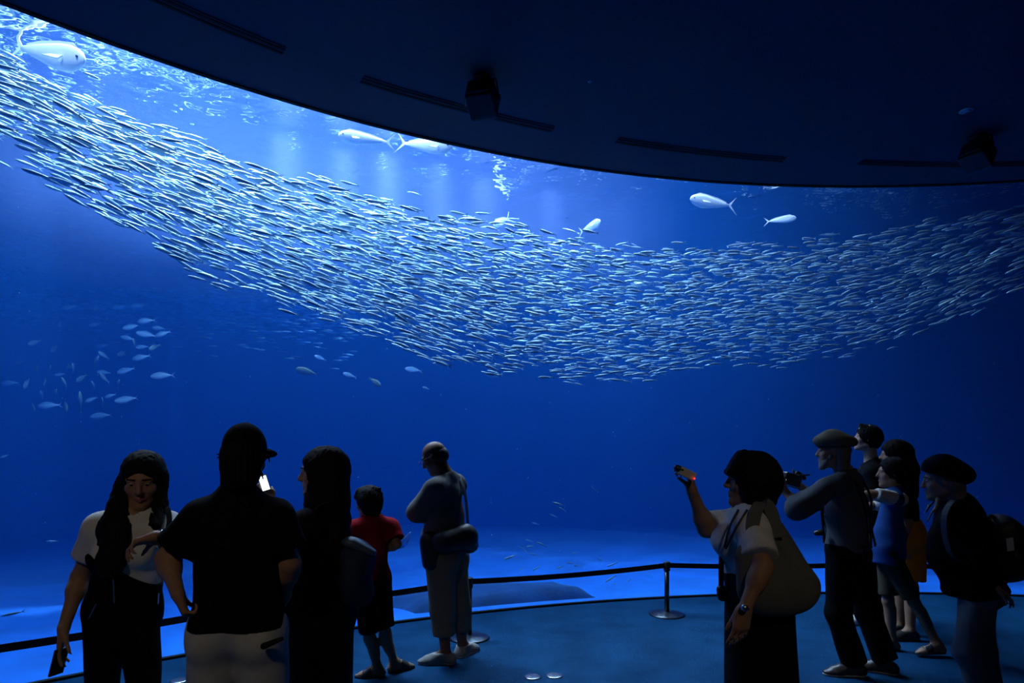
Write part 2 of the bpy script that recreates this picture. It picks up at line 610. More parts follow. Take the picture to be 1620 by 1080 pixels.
def school(n):
    out, PP, n_in = [], np.zeros((n + 1, 3)), 0
    while len(out) < n:
        x = rng.uniform(-200, 1700)
        w = np.interp(x, _X, _BOT) - np.interp(x, _X, _TOP)
        if rng.random() > w / 250 * np.interp(x, _X, _DEN):
            continue
        v = rng.beta(1.25, 1.25 + 0.9 * max(0.0, (450 - x) / 450))
        # wisps at the rim
        v += rng.normal(0, 0.045) if rng.random() > 0.04 else rng.normal(0, 0.16)
        edge = 0.08 * math.sin(x * 0.021) + 0.05 * math.sin(x * 0.057 + 1)
        if v < edge * 0.5 - (0.05 if rng.random() < 0.3 else 0) - (0.12 if rng.random() < 0.04 else 0) or v > 1 + edge * 0.6 + (0.09 if rng.random() < 0.06 else 0):
            continue
        dd = rng.normal(0, 0.62 + 0.33 * (x > 600))
        dd = max(-1.1, min(1.8, dd))
        p = school_pt(x, v, dd)
        if p[2] > SURF - 0.18 or math.hypot(p[0] - AX, p[1] - AY) < AR + 0.6:
            continue
        t = school_pt(x - 40, v, dd) - school_pt(x + 40, v, dd)
        t /= np.linalg.norm(t)
        t[2] *= np.interp(x, [100, 600], [0.72, 1.0])
        t = t + rng.normal(0, 0.125, 3) * np.array((1, 1.4, 0.8))
        if n_in:
            d = PP[:n_in] - p
            al = d @ (t / np.linalg.norm(t))
            ac = np.sqrt(np.maximum(0, (d * d).sum(1) - al * al))
            if ((np.abs(al) < 0.19) & (ac < 0.042)).any():
                continue
        PP[n_in] = p
        n_in += 1
        out.append((p, t, rng.uniform(0.82, 1.15), rng.normal(0, 0.25)))
    return out


SV = [fish_mesh(0.215, SARD, 0.62, 8, tail=0.10, bend=b) for b in (-0.10, -0.04, 0.0, 0.05, 0.11)]
sard_me = [fish_data('sardine', V, F, M_sard) for V, F in SV]
fishes = school(5200)
fishes.sort(key=lambda q: q[0] @ q[0])
near, rest = [], []
for q in fishes:
    u = CX + FPX * q[0][0] / q[0][1]
    (near if len(near) < 300 and 6 < u < 1614 else rest).append(q)
for k, (p, t, s, roll) in enumerate(near):
    o = bpy.data.objects.new('sardine', sard_me[k % 5])
    COL.objects.link(o)
    o.matrix_world = Matrix.Translation(Vector(p)) @ heading_matrix(t, roll).to_4x4() @ Matrix.Scale(s, 4)
    tag(o, 'small silver sardine on the window side of the great school', 'fish', 'sardines on the near side of the school')


def merged_fish(name, items, protos, material):
    VV, FF, BB, off = [], [], [], 0
    for k, (p, t, s, roll) in enumerate(items):
        V, F = protos[k % len(protos)]
        R = np.array(heading_matrix(t, roll))
        VV.append(V @ R.T * s + p)
        h = np.abs(V[:, 2]).max()
        BB.append(np.clip((V[:, 2] / h - 0.15) / 0.25, 0, 1))
        FF += [tuple(i + off for i in fc) for fc in F]
        off += len(V)
    me = fish_data(name, np.concatenate(VV), FF, material, np.concatenate(BB))
    o = bpy.data.objects.new(name, me)
    COL.objects.link(o)
    return o


tag(merged_fish('sardine_school', rest, SV, M_sard), 'great band of silver sardines filling the tank beyond the nearest ones', 'fish school', kind='stuff')

# the far side of the ring, dim in the haze
far = []
while len(far) < 900:
    x = rng.uniform(-60, 560)
    y = rng.normal(0, 42) + 390 + 0.12 * x
    d = rng.uniform(14.5, 16.5)
    p = px(x, y, d)
    if p[2] < SURF - 0.2:
        far.append((p, np.array((1.0, 0.1, -0.06)) + rng.normal(0, 0.06, 3), rng.uniform(0.9, 1.2), 0))
tag(merged_fish('distant_sardine_school', far, SV[1:4], M_sard), 'dim hazy band of sardines far behind, under the bright end of the school', 'fish school', kind='stuff')

# pale big fish under the surface: nose pixel, tail pixel, depth at nose and tail
DORS = [(0.36, 0.11), (0.28, 0.145), (0.1, 0.135), (-0.15, 0.10), (-0.33, 0.05), (-0.33, 0.03), (0.0, 0.08)]
V, F = fish_mesh(1.0, MAHI, 0.42, 14, fork=0.3, tail=0.17, dorsal=DORS)
mahi_body = fish_data('pale_fish', V, F, M_mahi)


def fin_mesh(name, pts, w=0.006):
    n = len(pts)
    V = [(x, s * w, z) for s in (1, -1) for x, z in pts]
    F = [tuple(range(n)), tuple(range(2 * n - 1, n - 1, -1))] + [(k, n + k, n + (k + 1) % n, (k + 1) % n) for k in range(n)]
    me = bpy.data.meshes.new(name)
    me.from_pydata(V, [], F)
    me.materials.append(M_mahi)
    return me


pect_me = fin_mesh('pectoral_fin', [(0, 0.02), (-0.09, -0.01), (-0.15, -0.05), (-0.10, -0.045), (-0.02, -0.03)])
M_eye = mat('fish_eye', (0.01, 0.012, 0.02), 0.2)


def eye_mesh(r):
    bm = bmesh.new()
    bmesh.ops.create_uvsphere(bm, u_segments=10, v_segments=8, radius=r * 0.8)
    me = bpy.data.meshes.new('eye')
    bm.to_mesh(me)
    bm.free()
    me.materials.append(M_eye)
    return me


eye_me = eye_mesh(0.016)
for (x0, y0, x1, y1, d0, d1, lab) in (
        (138, 98, 20, 72, 5.9, 6.2, 'large pale fish with a bright back above the steep end of the sardine school'),
        (533, 213, 622, 226, 7.3, 7.6, 'large pale fish by the ceiling edge, its tail crossing the tail of another'),
        (718, 233, 630, 226, 7.45, 7.7, 'large pale fish with a rounded head, turned away from its close neighbour'),
        (1090, 314, 1162, 326, 9.3, 9.6, 'pale fish alone in dark water above the dip of the school, tail raised'),
        (1261, 344, 1210, 351, 10.0, 10.2, 'bluish dim fish swimming towards the dark end of the tank'),
        (951, 349, 917, 368, 9.6, 10.1, 'small bright fish seen from behind under its own streaky reflection'),
        (780, 357, 806, 344, 9.9, 10.3, 'pale fish half hidden behind the crest of the sardine school')):
    a, b = px(x0, y0, d0), px(x1, y1, d1)
    Lf = float(np.linalg.norm(a - b)) / 1.05
    root = bpy.data.objects.new('pale_fish', mahi_body)
    COL.objects.link(root)
    root.matrix_world = Matrix.Translation(Vector((a + b) / 2)) @ heading_matrix(a - b).to_4x4() @ Matrix.Scale(Lf, 4)
    tag(root, lab, 'fish', 'big pale fish under the surface')
    for s in (1, -1):
        e = bpy.data.objects.new('eye', eye_me)
        COL.objects.link(e)
        e.parent = root
        e.location = (0.425, s * 0.034, 0.018)
        pf = bpy.data.objects.new('pectoral_fin', pect_me)
        COL.objects.link(pf)
        pf.parent = root
        pf.location = (0.27, s * 0.062, -0.03)
        pf.rotation_euler = (s * 0.5, 0, -s * 0.45)

# loose sardines: pixel of head and tail, depth
M_sard_loose = M_sard
loose = [(874, 794, 895, 801, 7.6), (884, 802, 896, 809, 7.8), (869, 813, 882, 818, 7.9), (841, 826, 854, 830, 8.2), (935, 768, 946, 779, 8.2),
         (831, 853, 844, 857, 8.0), (848, 857, 866, 865, 7.6), (832, 865, 845, 863, 8.2), (821, 864, 835, 874, 8.0), (836, 875, 850, 878, 8.0),
         (797, 885, 818, 877, 7.4), (904, 875, 915, 874, 8.6), (945, 882, 955, 888, 8.6), (896, 889, 909, 892, 8.3), (906, 894, 923, 896, 8.1),
         (880, 899, 892, 895, 8.4), (842, 902, 854, 896, 8.3), (960, 896, 978, 889, 7.8), (957, 921, 975, 910, 7.4), (970, 923, 987, 929, 7.5),
         (982, 924, 999, 916, 7.6), (1003, 917, 1016, 912, 8.2), (887, 929, 901, 941, 7.2), (863, 947, 876, 949, 7.0), (72, 856, 94, 856, 6.4),
         (130, 113, 164, 128, 5.7), (0, 975, 40, 966, 4.35), (1001, 908, 1010, 900, 8.4), (938, 940, 950, 937, 7.4), (820, 902, 829, 898, 8.4),
         (644, 303, 668, 309, 8.2), (1070, 895, 1082, 890, 8.8), (916, 935, 934, 937, 7.2), (950, 938, 960, 935, 7.2)]
spot_lab = {24: 'single pale sardine crossing empty blue water beside the girl in overalls',
            25: 'lone sardine below the large pale fish near the steep edge of the ceiling',
            26: 'greenish fish lying low over the sand at the foot of the window',
            4: 'uppermost of the loose sardines, alone and slanting in open blue water',
            0: 'bright sardine leading a close pair between the old man and the post',
            10: 'pale sardine at the outer corner of the loose group, nearest the old man',
            22: 'thin bright sardine diving steeply to the sand below the belt',
            23: 'white sardine lying low over the sand, lowest of the loose group',
            30: 'lone sardine hovering just above the crest of the school'}
for k, (x0, y0, x1, y1, d) in enumerate(loose):
    a, b = px(x0, y0, d), px(x1, y1, d + 0.05)
    Lf = float(np.linalg.norm(a - b)) / 1.04
    o = bpy.data.objects.new('sardine', sard_me[k % 5])
    COL.objects.link(o)
    o.matrix_world = Matrix.Translation(Vector((a + b) / 2)) @ heading_matrix(a - b, 0.3 * math.sin(k * 2.1)).to_4x4() @ Matrix.Scale(Lf / 0.215, 4)
    tag(o, spot_lab.get(k, 'loose sardine of the scattered few low in the water around the belt'), 'fish', 'loose sardines near the tank floor')

# the dim ball of deep-bodied fish
JV = [fish_mesh(1.0, JACK, 0.40, 10, fork=0.25, tail=0.15, dorsal=[(0.2, 0.16), (0.1, 0.22), (-0.2, 0.13), (-0.3, 0.06), (0, 0.12)], bend=b) for b in (-0.12, 0.0, 0.14)]
jack_me = [[fish_data('jack_fish', V, F, m) for V, F in JV] for m in (M_jack, M_jack_blue)]
ball = [  # head pixel, tail pixel, depth, blue flash or dull
    (216, 509, 246, 506, 12, 1), (193, 520, 222, 514, 12, 1), (215, 526, 248, 532, 12, 1), (245, 532, 270, 524, 12, 1), (190, 532, 214, 538, 12, 1),
    (214, 550, 236, 548, 12, 1), (208, 569, 238, 562, 11.6, 1), (237, 596, 276, 593, 10.6, 1), (181, 635, 219, 629, 10.6, 1), (58, 643, 97, 640, 10.6, 1),
    (134, 636, 154, 628, 11.4, 1), (142, 660, 178, 656, 11, 1), (165, 629, 184, 623, 11.6, 1), (152, 588, 176, 590, 12.4, 1), (86, 593, 104, 591, 12.4, 1),
    (97, 488, 122, 484, 12.6, 1), (176, 487, 200, 484, 12.8, 1), (205, 485, 232, 482, 12.8, 1), (0, 607, 30, 605, 11.5, 1), (184, 590, 214, 582, 12.0, 1),
    (140, 515, 160, 512, 13, 1), (150, 548, 172, 545, 13, 1), (0, 724, 14, 719, 10.5, 1), (240, 518, 262, 520, 12.6, 1),
    (211, 535, 215, 556, 12, 0), (235, 553, 254, 545, 12, 0), (43, 545, 66, 538, 12, 0), (80, 556, 92, 546, 12.4, 0), (155, 556, 173, 568, 12, 0),
    (155, 562, 148, 585, 12, 0), (116, 574, 112, 598, 11.6, 0), (80, 578, 76, 592, 12, 0), (58, 578, 60, 592, 12, 0), (98, 596, 106, 617, 11.4, 0),
    (37, 614, 47, 599, 11.4, 0), (88, 615, 86, 632, 11.6, 0), (70, 610, 72, 596, 12, 0), (126, 618, 128, 654, 11.2, 0), (157, 590, 172, 605, 11.6, 0),
    (145, 602, 150, 618, 12, 0), (161, 628, 163, 645, 11.6, 0), (188, 600, 186, 616, 12, 0), (64, 618, 68, 632, 12, 0), (106, 650, 102, 634, 11.6, 0),
    (54, 650, 50, 636, 12, 0), (93, 516, 96, 508, 12.6, 0), (165, 503, 168, 513, 12.6, 0), (148, 491, 158, 484, 12.8, 0), (24, 575, 38, 570, 12.8, 0),
    (120, 604, 138, 592, 12.2, 0), (104, 582, 120, 574, 12.8, 0), (185, 562, 200, 556, 13, 0)]
for k, (x0, y0, x1, y1, d, blue) in enumerate(ball):
    a, b = px(x0, y0, d), px(x1, y1, d + (0.05 if blue else 0.22))
    Lf = float(np.linalg.norm(a - b)) / 1.03
    o = bpy.data.objects.new('jack_fish', jack_me[blue][k % 3])
    COL.objects.link(o)
    o.matrix_world = Matrix.Translation(Vector((a + b) / 2)) @ heading_matrix(a - b + np.array((1e-3, 0, 0)), 0.2 * math.sin(k)).to_4x4() @ Matrix.Scale(Lf, 4)
    tag(o, 'blue sided fish level in the dim cluster above the girl in overalls' if blue else 'dull greenish fish tilted on end in the dim cluster above the girl in overalls',
        'fish', 'blue fish of the dim cluster' if blue else 'dull fish of the dim cluster')
for (x0, y0, x1, y1, d, blue, lab) in (
        (467, 583, 503, 592, 10.5, 0, 'dull round fish above the long haired woman, its tail dipped'),
        (497, 562, 516, 570, 12.5, 1, 'faint blue fish just above a dull round one, over the long haired woman'),
        (542, 590, 564, 597, 12.0, 1, 'faint fish between two dull ones above the boy in red'),
        (603, 611, 583, 597, 11.0, 0, 'dull fish nosing down, above the boy in red'),
        (640, 583, 668, 587, 12.5, 1, 'faint blue fish below the school, above the old man'),
        (668, 612, 680, 616, 12.0, 1, 'tiny faint fish above the bald head of the old man'),
        (632, 868, 652, 838, 9.0, 1, 'pale fish rising behind the elbow of the boy in red')):
    a, b = px(x0, y0, d), px(x1, y1, d + 0.1)
    Lf = float(np.linalg.norm(a - b)) / 1.03
    o = bpy.data.objects.new('jack_fish', jack_me[blue][1])
    COL.objects.link(o)
    o.matrix_world = Matrix.Translation(Vector((a + b) / 2)) @ heading_matrix(a - b).to_4x4() @ Matrix.Scale(Lf, 4)
    tag(o, lab, 'fish')
# ---------------------------------------------------------------- bodies and clothes: smooth blended volumes turned into one skin
def _v(p):
    return np.asarray(p, float)


def unit(v):
    v = _v(v)
    return v / max(1e-9, np.linalg.norm(v))


def cone(a, b, ra, rb, k=0.03, flat=None, clip=None, sub=False):
    """A tapering limb from a to b; flat = (axis, factor) thins it along an axis; clip = [(point, outward normal)]."""
    return dict(t='c', a=_v(a), b=_v(b), ra=ra, rb=rb, k=k, flat=flat, clip=clip or [], sub=sub)


def ball_(c, r, k=0.03, sub=False, clip=None):
    return cone(c, c, r, r, k, None, clip, sub)


def ell(c, axes, rad, k=0.03, sub=False, clip=None):
    return dict(t='e', c=_v(c), A=np.array([unit(x) for x in axes]), r=_v(rad), k=k, clip=clip or [], sub=sub)


def grow(prims, d, clip=None, k=None):
    out = []
    for p in prims:
        q = dict(p)
        if p['t'] == 'c':
            q['ra'], q['rb'] = p['ra'] + d, p['rb'] + d
        else:
            q['r'] = p['r'] + d
        q['clip'] = list(p['clip']) + list(clip or [])
        if k is not None:
            q['k'] = k
        out.append(q)
    return out


def surface(prims, h, noise=None, clips=()):
    """Vertices and quads of the zero level of the blended primitives, on a grid of step h."""
    los, his = [], []
    for p in prims:
        if p['sub']:
            continue
        if p['t'] == 'c':
            r = max(p['ra'], p['rb'])
            los.append(np.minimum(p['a'], p['b']) - r)
            his.append(np.maximum(p['a'], p['b']) + r)
        else:
            r = p['r'].max()
            los.append(p['c'] - r)
            his.append(p['c'] + r)
    lo = np.min(los, 0) - 4 * h
    hi = np.max(his, 0) + 4 * h
    n = np.ceil((hi - lo) / h).astype(int) + 1
    F = np.full(n, 0.2, np.float32)
    ax = [(lo[i] + h * np.arange(n[i])).astype(np.float32) for i in range(3)]
    for p in prims:
        k = max(p['k'], 1e-4)
        if p['t'] == 'c':
            r = max(p['ra'], p['rb'])
            l, u = np.minimum(p['a'], p['b']) - r, np.maximum(p['a'], p['b']) + r
        else:
            l, u = p['c'] - p['r'].max(), p['c'] + p['r'].max()
        l, u = l - k - 3 * h, u + k + 3 * h
        i0 = np.maximum(0, np.floor((l - lo) / h).astype(int))
        i1 = np.minimum(n, np.ceil((u - lo) / h).astype(int) + 1)
        if (i1 <= i0).any():
            continue
        X, Y, Z = np.meshgrid(*[ax[i][i0[i]:i1[i]] for i in range(3)], indexing='ij')
        if p['t'] == 'c':
            a, b = p['a'], p['b'].copy()
            qx, qy, qz = X - a[0], Y - a[1], Z - a[2]
            ab = b - a
            if p['flat'] is not None:
                nn, q = unit(p['flat'][0]), p['flat'][1]
                dt = (qx * nn[0] + qy * nn[1] + qz * nn[2]) * (q - 1)
                qx, qy, qz = qx + nn[0] * dt, qy + nn[1] * dt, qz + nn[2] * dt
                ab = ab + nn * (ab @ nn) * (q - 1)
            L2 = ab @ ab
            t = np.clip((qx * ab[0] + qy * ab[1] + qz * ab[2]) / L2, 0, 1) if L2 > 1e-10 else np.float32(0)
            d = np.sqrt((qx - ab[0] * t) ** 2 + (qy - ab[1] * t) ** 2 + (qz - ab[2] * t) ** 2) - (p['ra'] + (p['rb'] - p['ra']) * t)
        else:
            c, A, r = p['c'], p['A'], p['r']
            qx, qy, qz = X - c[0], Y - c[1], Z - c[2]
            e = [(qx * A[i, 0] + qy * A[i, 1] + qz * A[i, 2]) / r[i] for i in range(3)]
            m = np.sqrt(e[0] ** 2 + e[1] ** 2 + e[2] ** 2)
            g = np.sqrt((e[0] / r[0]) ** 2 + (e[1] / r[1]) ** 2 + (e[2] / r[2]) ** 2) + 1e-6
            d = m * (m - 1) / g
        for (pt, nn) in p['clip']:
            nn = unit(nn)
            d = np.maximum(d, (X - pt[0]) * nn[0] + (Y - pt[1]) * nn[1] + (Z - pt[2]) * nn[2])
        S = F[i0[0]:i1[0], i0[1]:i1[1], i0[2]:i1[2]]
        if p['sub']:
            d = -d
            hh = np.maximum(k - np.abs(S - d), 0) / k
            S[...] = np.maximum(S, d) + hh * hh * k * 0.25
        else:
            hh = np.maximum(k - np.abs(S - d), 0) / k
            S[...] = np.minimum(S, d) - hh * hh * k * 0.25
    if noise is not None or clips:
        X, Y, Z = np.meshgrid(*ax, indexing='ij')
        if noise is not None:
            F += noise(X, Y, Z).astype(np.float32)
        for (pt, nn) in clips:
            nn = unit(nn)
            F = np.maximum(F, ((X - pt[0]) * nn[0] + (Y - pt[1]) * nn[1] + (Z - pt[2]) * nn[2]).astype(np.float32))
    s = F < 0
    cnt = np.zeros(n - 1, np.int8)
    off = [(i, j, k) for i in (0, 1) for j in (0, 1) for k in (0, 1)]
    for (i, j, k) in off:
        cnt += s[i:n[0] - 1 + i, j:n[1] - 1 + j, k:n[2] - 1 + k]
    mask = (cnt > 0) & (cnt < 8)
    cells = np.argwhere(mask)
    idx = np.full(n - 1, -1, np.int64)
    idx[mask] = np.arange(len(cells))
    vals = [F[cells[:, 0] + i, cells[:, 1] + j, cells[:, 2] + k] for (i, j, k) in off]
    pos = np.zeros((len(cells), 3))
    num = np.zeros(len(cells))
    for a in range(8):
        for b in range(a + 1, 8):
            da = np.array(off[b]) - np.array(off[a])
            if np.abs(da).sum() != 1:
                continue
            cr = (vals[a] < 0) != (vals[b] < 0)
            t = vals[a][cr] / (vals[a][cr] - vals[b][cr])
            pos[cr] += np.array(off[a]) + t[:, None] * da
            num[cr] += 1
    V = lo + h * (cells + pos / num[:, None])
    Q = []
    for axis in range(3):
        sl0 = [slice(None)] * 3
        sl1 = [slice(None)] * 3
        sl0[axis], sl1[axis] = slice(0, -1), slice(1, None)
        A, B = s[tuple(sl0)], s[tuple(sl1)]
        e = np.argwhere(A != B)
        o1, o2 = [q for q in range(3) if q != axis]
        ok = (e[:, o1] > 0) & (e[:, o2] > 0) & (e[:, o1] < n[o1] - 1) & (e[:, o2] < n[o2] - 1)
        e = e[ok]
        ins = A[tuple(e.T)]

        def cid(d1, d2):
            c = e.copy()
            c[:, o1] -= d1
            c[:, o2] -= d2
            return idx[tuple(c.T)]
        q = np.stack([cid(1, 1), cid(0, 1), cid(0, 0), cid(1, 0)], 1)
        flip = ins if axis != 1 else ~ins
        q[~flip] = q[~flip][:, ::-1]
        Q.append(q)
    return V, np.concatenate(Q)


def skin(name, prims, h, material, parent, noise=None, clips=(), relax=1):
    V, Q = surface(prims, h, noise, clips)
    for _ in range(relax):                      # one light smoothing pass
        S = np.zeros_like(V)
        N = np.zeros(len(V))
        for a, b in ((0, 1), (1, 2), (2, 3), (3, 0)):
            np.add.at(S, Q[:, a], V[Q[:, b]])
            np.add.at(N, Q[:, a], 1)
            np.add.at(S, Q[:, b], V[Q[:, a]])
            np.add.at(N, Q[:, b], 1)
        V = V * 0.6 + 0.4 * S / np.maximum(N, 1)[:, None]
    q = parent
    while q is not None:                        # the parents only carry locations
        V = V - np.array(q.location)
        q = q.parent
    me = bpy.data.meshes.new(name)
    me.vertices.add(len(V))
    me.vertices.foreach_set('co', V.astype(np.float32).ravel())
    me.loops.add(Q.size)
    me.loops.foreach_set('vertex_index', Q.astype(np.int32).ravel())
    me.polygons.add(len(Q))
    me.polygons.foreach_set('loop_start', np.arange(0, Q.size, 4, dtype=np.int32))
    me.polygons.foreach_set('loop_total', np.full(len(Q), 4, np.int32))
    me.polygons.foreach_set('use_smooth', np.ones(len(Q), bool))
    me.update(calc_edges=True)
    me.materials.append(material)
    o = bpy.data.objects.new(name, me)
    COL.objects.link(o)
    if parent is not None:
        o.parent = parent
    return o


def wrinkles(amp, freq=22.0, seed=0.0, stretch=(1, 1, 0.45)):
    def fn(X, Y, Z):
        x, y, z = X * stretch[0] * freq, Y * stretch[1] * freq, Z * stretch[2] * freq
        return amp * (np.sin(x + 1.7 * np.sin(z * 0.7 + seed) + seed) * np.sin(y + 1.3 * np.sin(z + x * 0.4)) + 0.6 * np.sin(z * 1.9 + 0.9 * np.sin(x + y + seed)))
    return fn


def strands(amp, axis_pt, freq=26, waviness=6.0):
    def fn(X, Y, Z):
        a = np.arctan2(Y - axis_pt[1], X - axis_pt[0])
        return amp * (np.sin(freq * a + 0.8 * np.sin(waviness * Z)) + 0.5 * np.sin(freq * 2.3 * a + np.sin(waviness * 1.7 * Z + 1)))
    return fn


UP = np.array((0.0, 0.0, 1.0))


def fwd(yaw, pitch=0.0):
    """0 faces away from the camera, 90 faces left, 180 faces the camera; a negative pitch looks down."""
    y, p = math.radians(yaw), math.radians(pitch)
    return np.array((-math.sin(y) * math.cos(p), math.cos(y) * math.cos(p), math.sin(p)))


def hand_prims(w, d, n, side, sc=1.0, curl=(25, 30, 34, 38), thumb=0.8, tcurl=20):
    """Palm, four unequal bent fingers and a thumb leaving the side of the palm. side +1 right hand, -1 left; n is the way the palm faces."""
    w, d = _v(w), unit(d)
    n = unit(_v(n) - d * (_v(n) @ d))
    t = np.cross(d, n) * side
    out = []
    kn = []
    for i, (o, L) in enumerate(((0.030, 0.084), (0.010, 0.087), (-0.011, 0.082), (-0.030, 0.074))):
        a = w + t * o * 0.62 * sc + d * 0.008 * sc
        b = w + t * o * sc + d * L * sc
        kn.append(b)
        out.append(cone(a, b, 0.0155 * sc, 0.0118 * sc, 0.018))
    for i, (b, ls) in enumerate(zip(kn, ((0.042, 0.024, 0.020), (0.046, 0.028, 0.021), (0.043, 0.026, 0.020), (0.034, 0.020, 0.018)))):
        ang = 0.0
        p = b
        sp = (0.09, 0.02, -0.05, -0.13)[i]
        for j, l in enumerate(ls):
            ang += math.radians(curl[i] * (0.8, 1.1, 0.7)[j])
            q = p + (d * math.cos(ang) + n * math.sin(ang) + t * sp * math.cos(ang)) * l * sc
            r0 = (0.0095, 0.0086, 0.0078)[j] * sc * (0.9 if i == 3 else 1)
            out.append(cone(p, q, r0, r0 * 0.9, 0.004))
            p = q
    tb = w + d * 0.022 * sc + t * 0.022 * sc + n * 0.008 * sc
    d1 = unit(d * 0.75 + t * thumb + n * 0.35)
    m = tb + d1 * 0.042 * sc
    d2 = unit(d1 + d * 0.3 + n * math.radians(tcurl))
    e = m + d2 * 0.032 * sc
    d3 = unit(d2 + d * 0.2 + n * math.radians(tcurl) * 0.6)
    out += [cone(tb, m, 0.0165 * sc, 0.0115 * sc, 0.014), cone(m, e, 0.0108 * sc, 0.0095 * sc, 0.004), cone(e, e + d3 * 0.024 * sc, 0.0094 * sc, 0.0078 * sc, 0.004)]
    return out


def head_prims(c, f, u, s=1.0):
    c, f = _v(c), unit(f)
    u = unit(_v(u) - f * (_v(u) @ f))
    r = np.cross(f, u)

    def P(a, b, e):
        return c + (f * a + r * b + u * e) * s
    out = [ell(P(-0.012, 0, 0.022), (r, f, u), np.array((0.074, 0.094, 0.088)) * s, 0.02),
           ell(P(0.028, 0, -0.045), (r, f, u), np.array((0.060, 0.062, 0.080)) * s, 0.03)]
    for q in (-1, 1):
        out.append(cone(P(0.0, q * 0.05, -0.07), P(0.066, q * 0.012, -0.108), 0.024 * s, 0.018 * s, 0.02))
    out.append(ball_(P(0.078, 0, -0.110), 0.0155 * s, 0.018))
    for q in (-1, 1):
        out.append(ball_(P(0.058, q * 0.043, -0.032), 0.022 * s, 0.02))
        out.append(cone(P(0.083, q * 0.012, 0.019), P(0.07, q * 0.05, 0.016), 0.011 * s, 0.009 * s, 0.014))
        out.append(ball_(P(0.103, q * 0.031, -0.001), 0.0150 * s, 0.014, sub=True))
        out.append(cone(P(0.0855, q * 0.022, 0.0065), P(0.0815, q * 0.041, 0.0055), 0.0062 * s, 0.0058 * s, 0.004))
        out.append(cone(P(0.0840, q * 0.023, -0.0105), P(0.0810, q * 0.040, -0.0095), 0.0048 * s, 0.0046 * s, 0.004))
        out.append(ell(P(-0.008, q * 0.077, -0.014), (r + f * 0.3 * -q, f, u), np.array((0.008, 0.020, 0.032)) * s, 0.006))
    out.append(cone(P(0.088, 0, 0.008), P(0.110, 0, -0.036), 0.008 * s, 0.0115 * s, 0.012))
    for q in (-1, 1):
        out.append(ball_(P(0.099, q * 0.0115, -0.041), 0.0085 * s, 0.008))
        out.append(cone(P(0.0905, 0, -0.0655), P(0.081, q * 0.021, -0.070), 0.0085 * s, 0.005 * s, 0.005))
        out.append(cone(P(0.0885, 0, -0.0795), P(0.080, q * 0.018, -0.077), 0.0092 * s, 0.005 * s, 0.005))
    return out, P, r, u


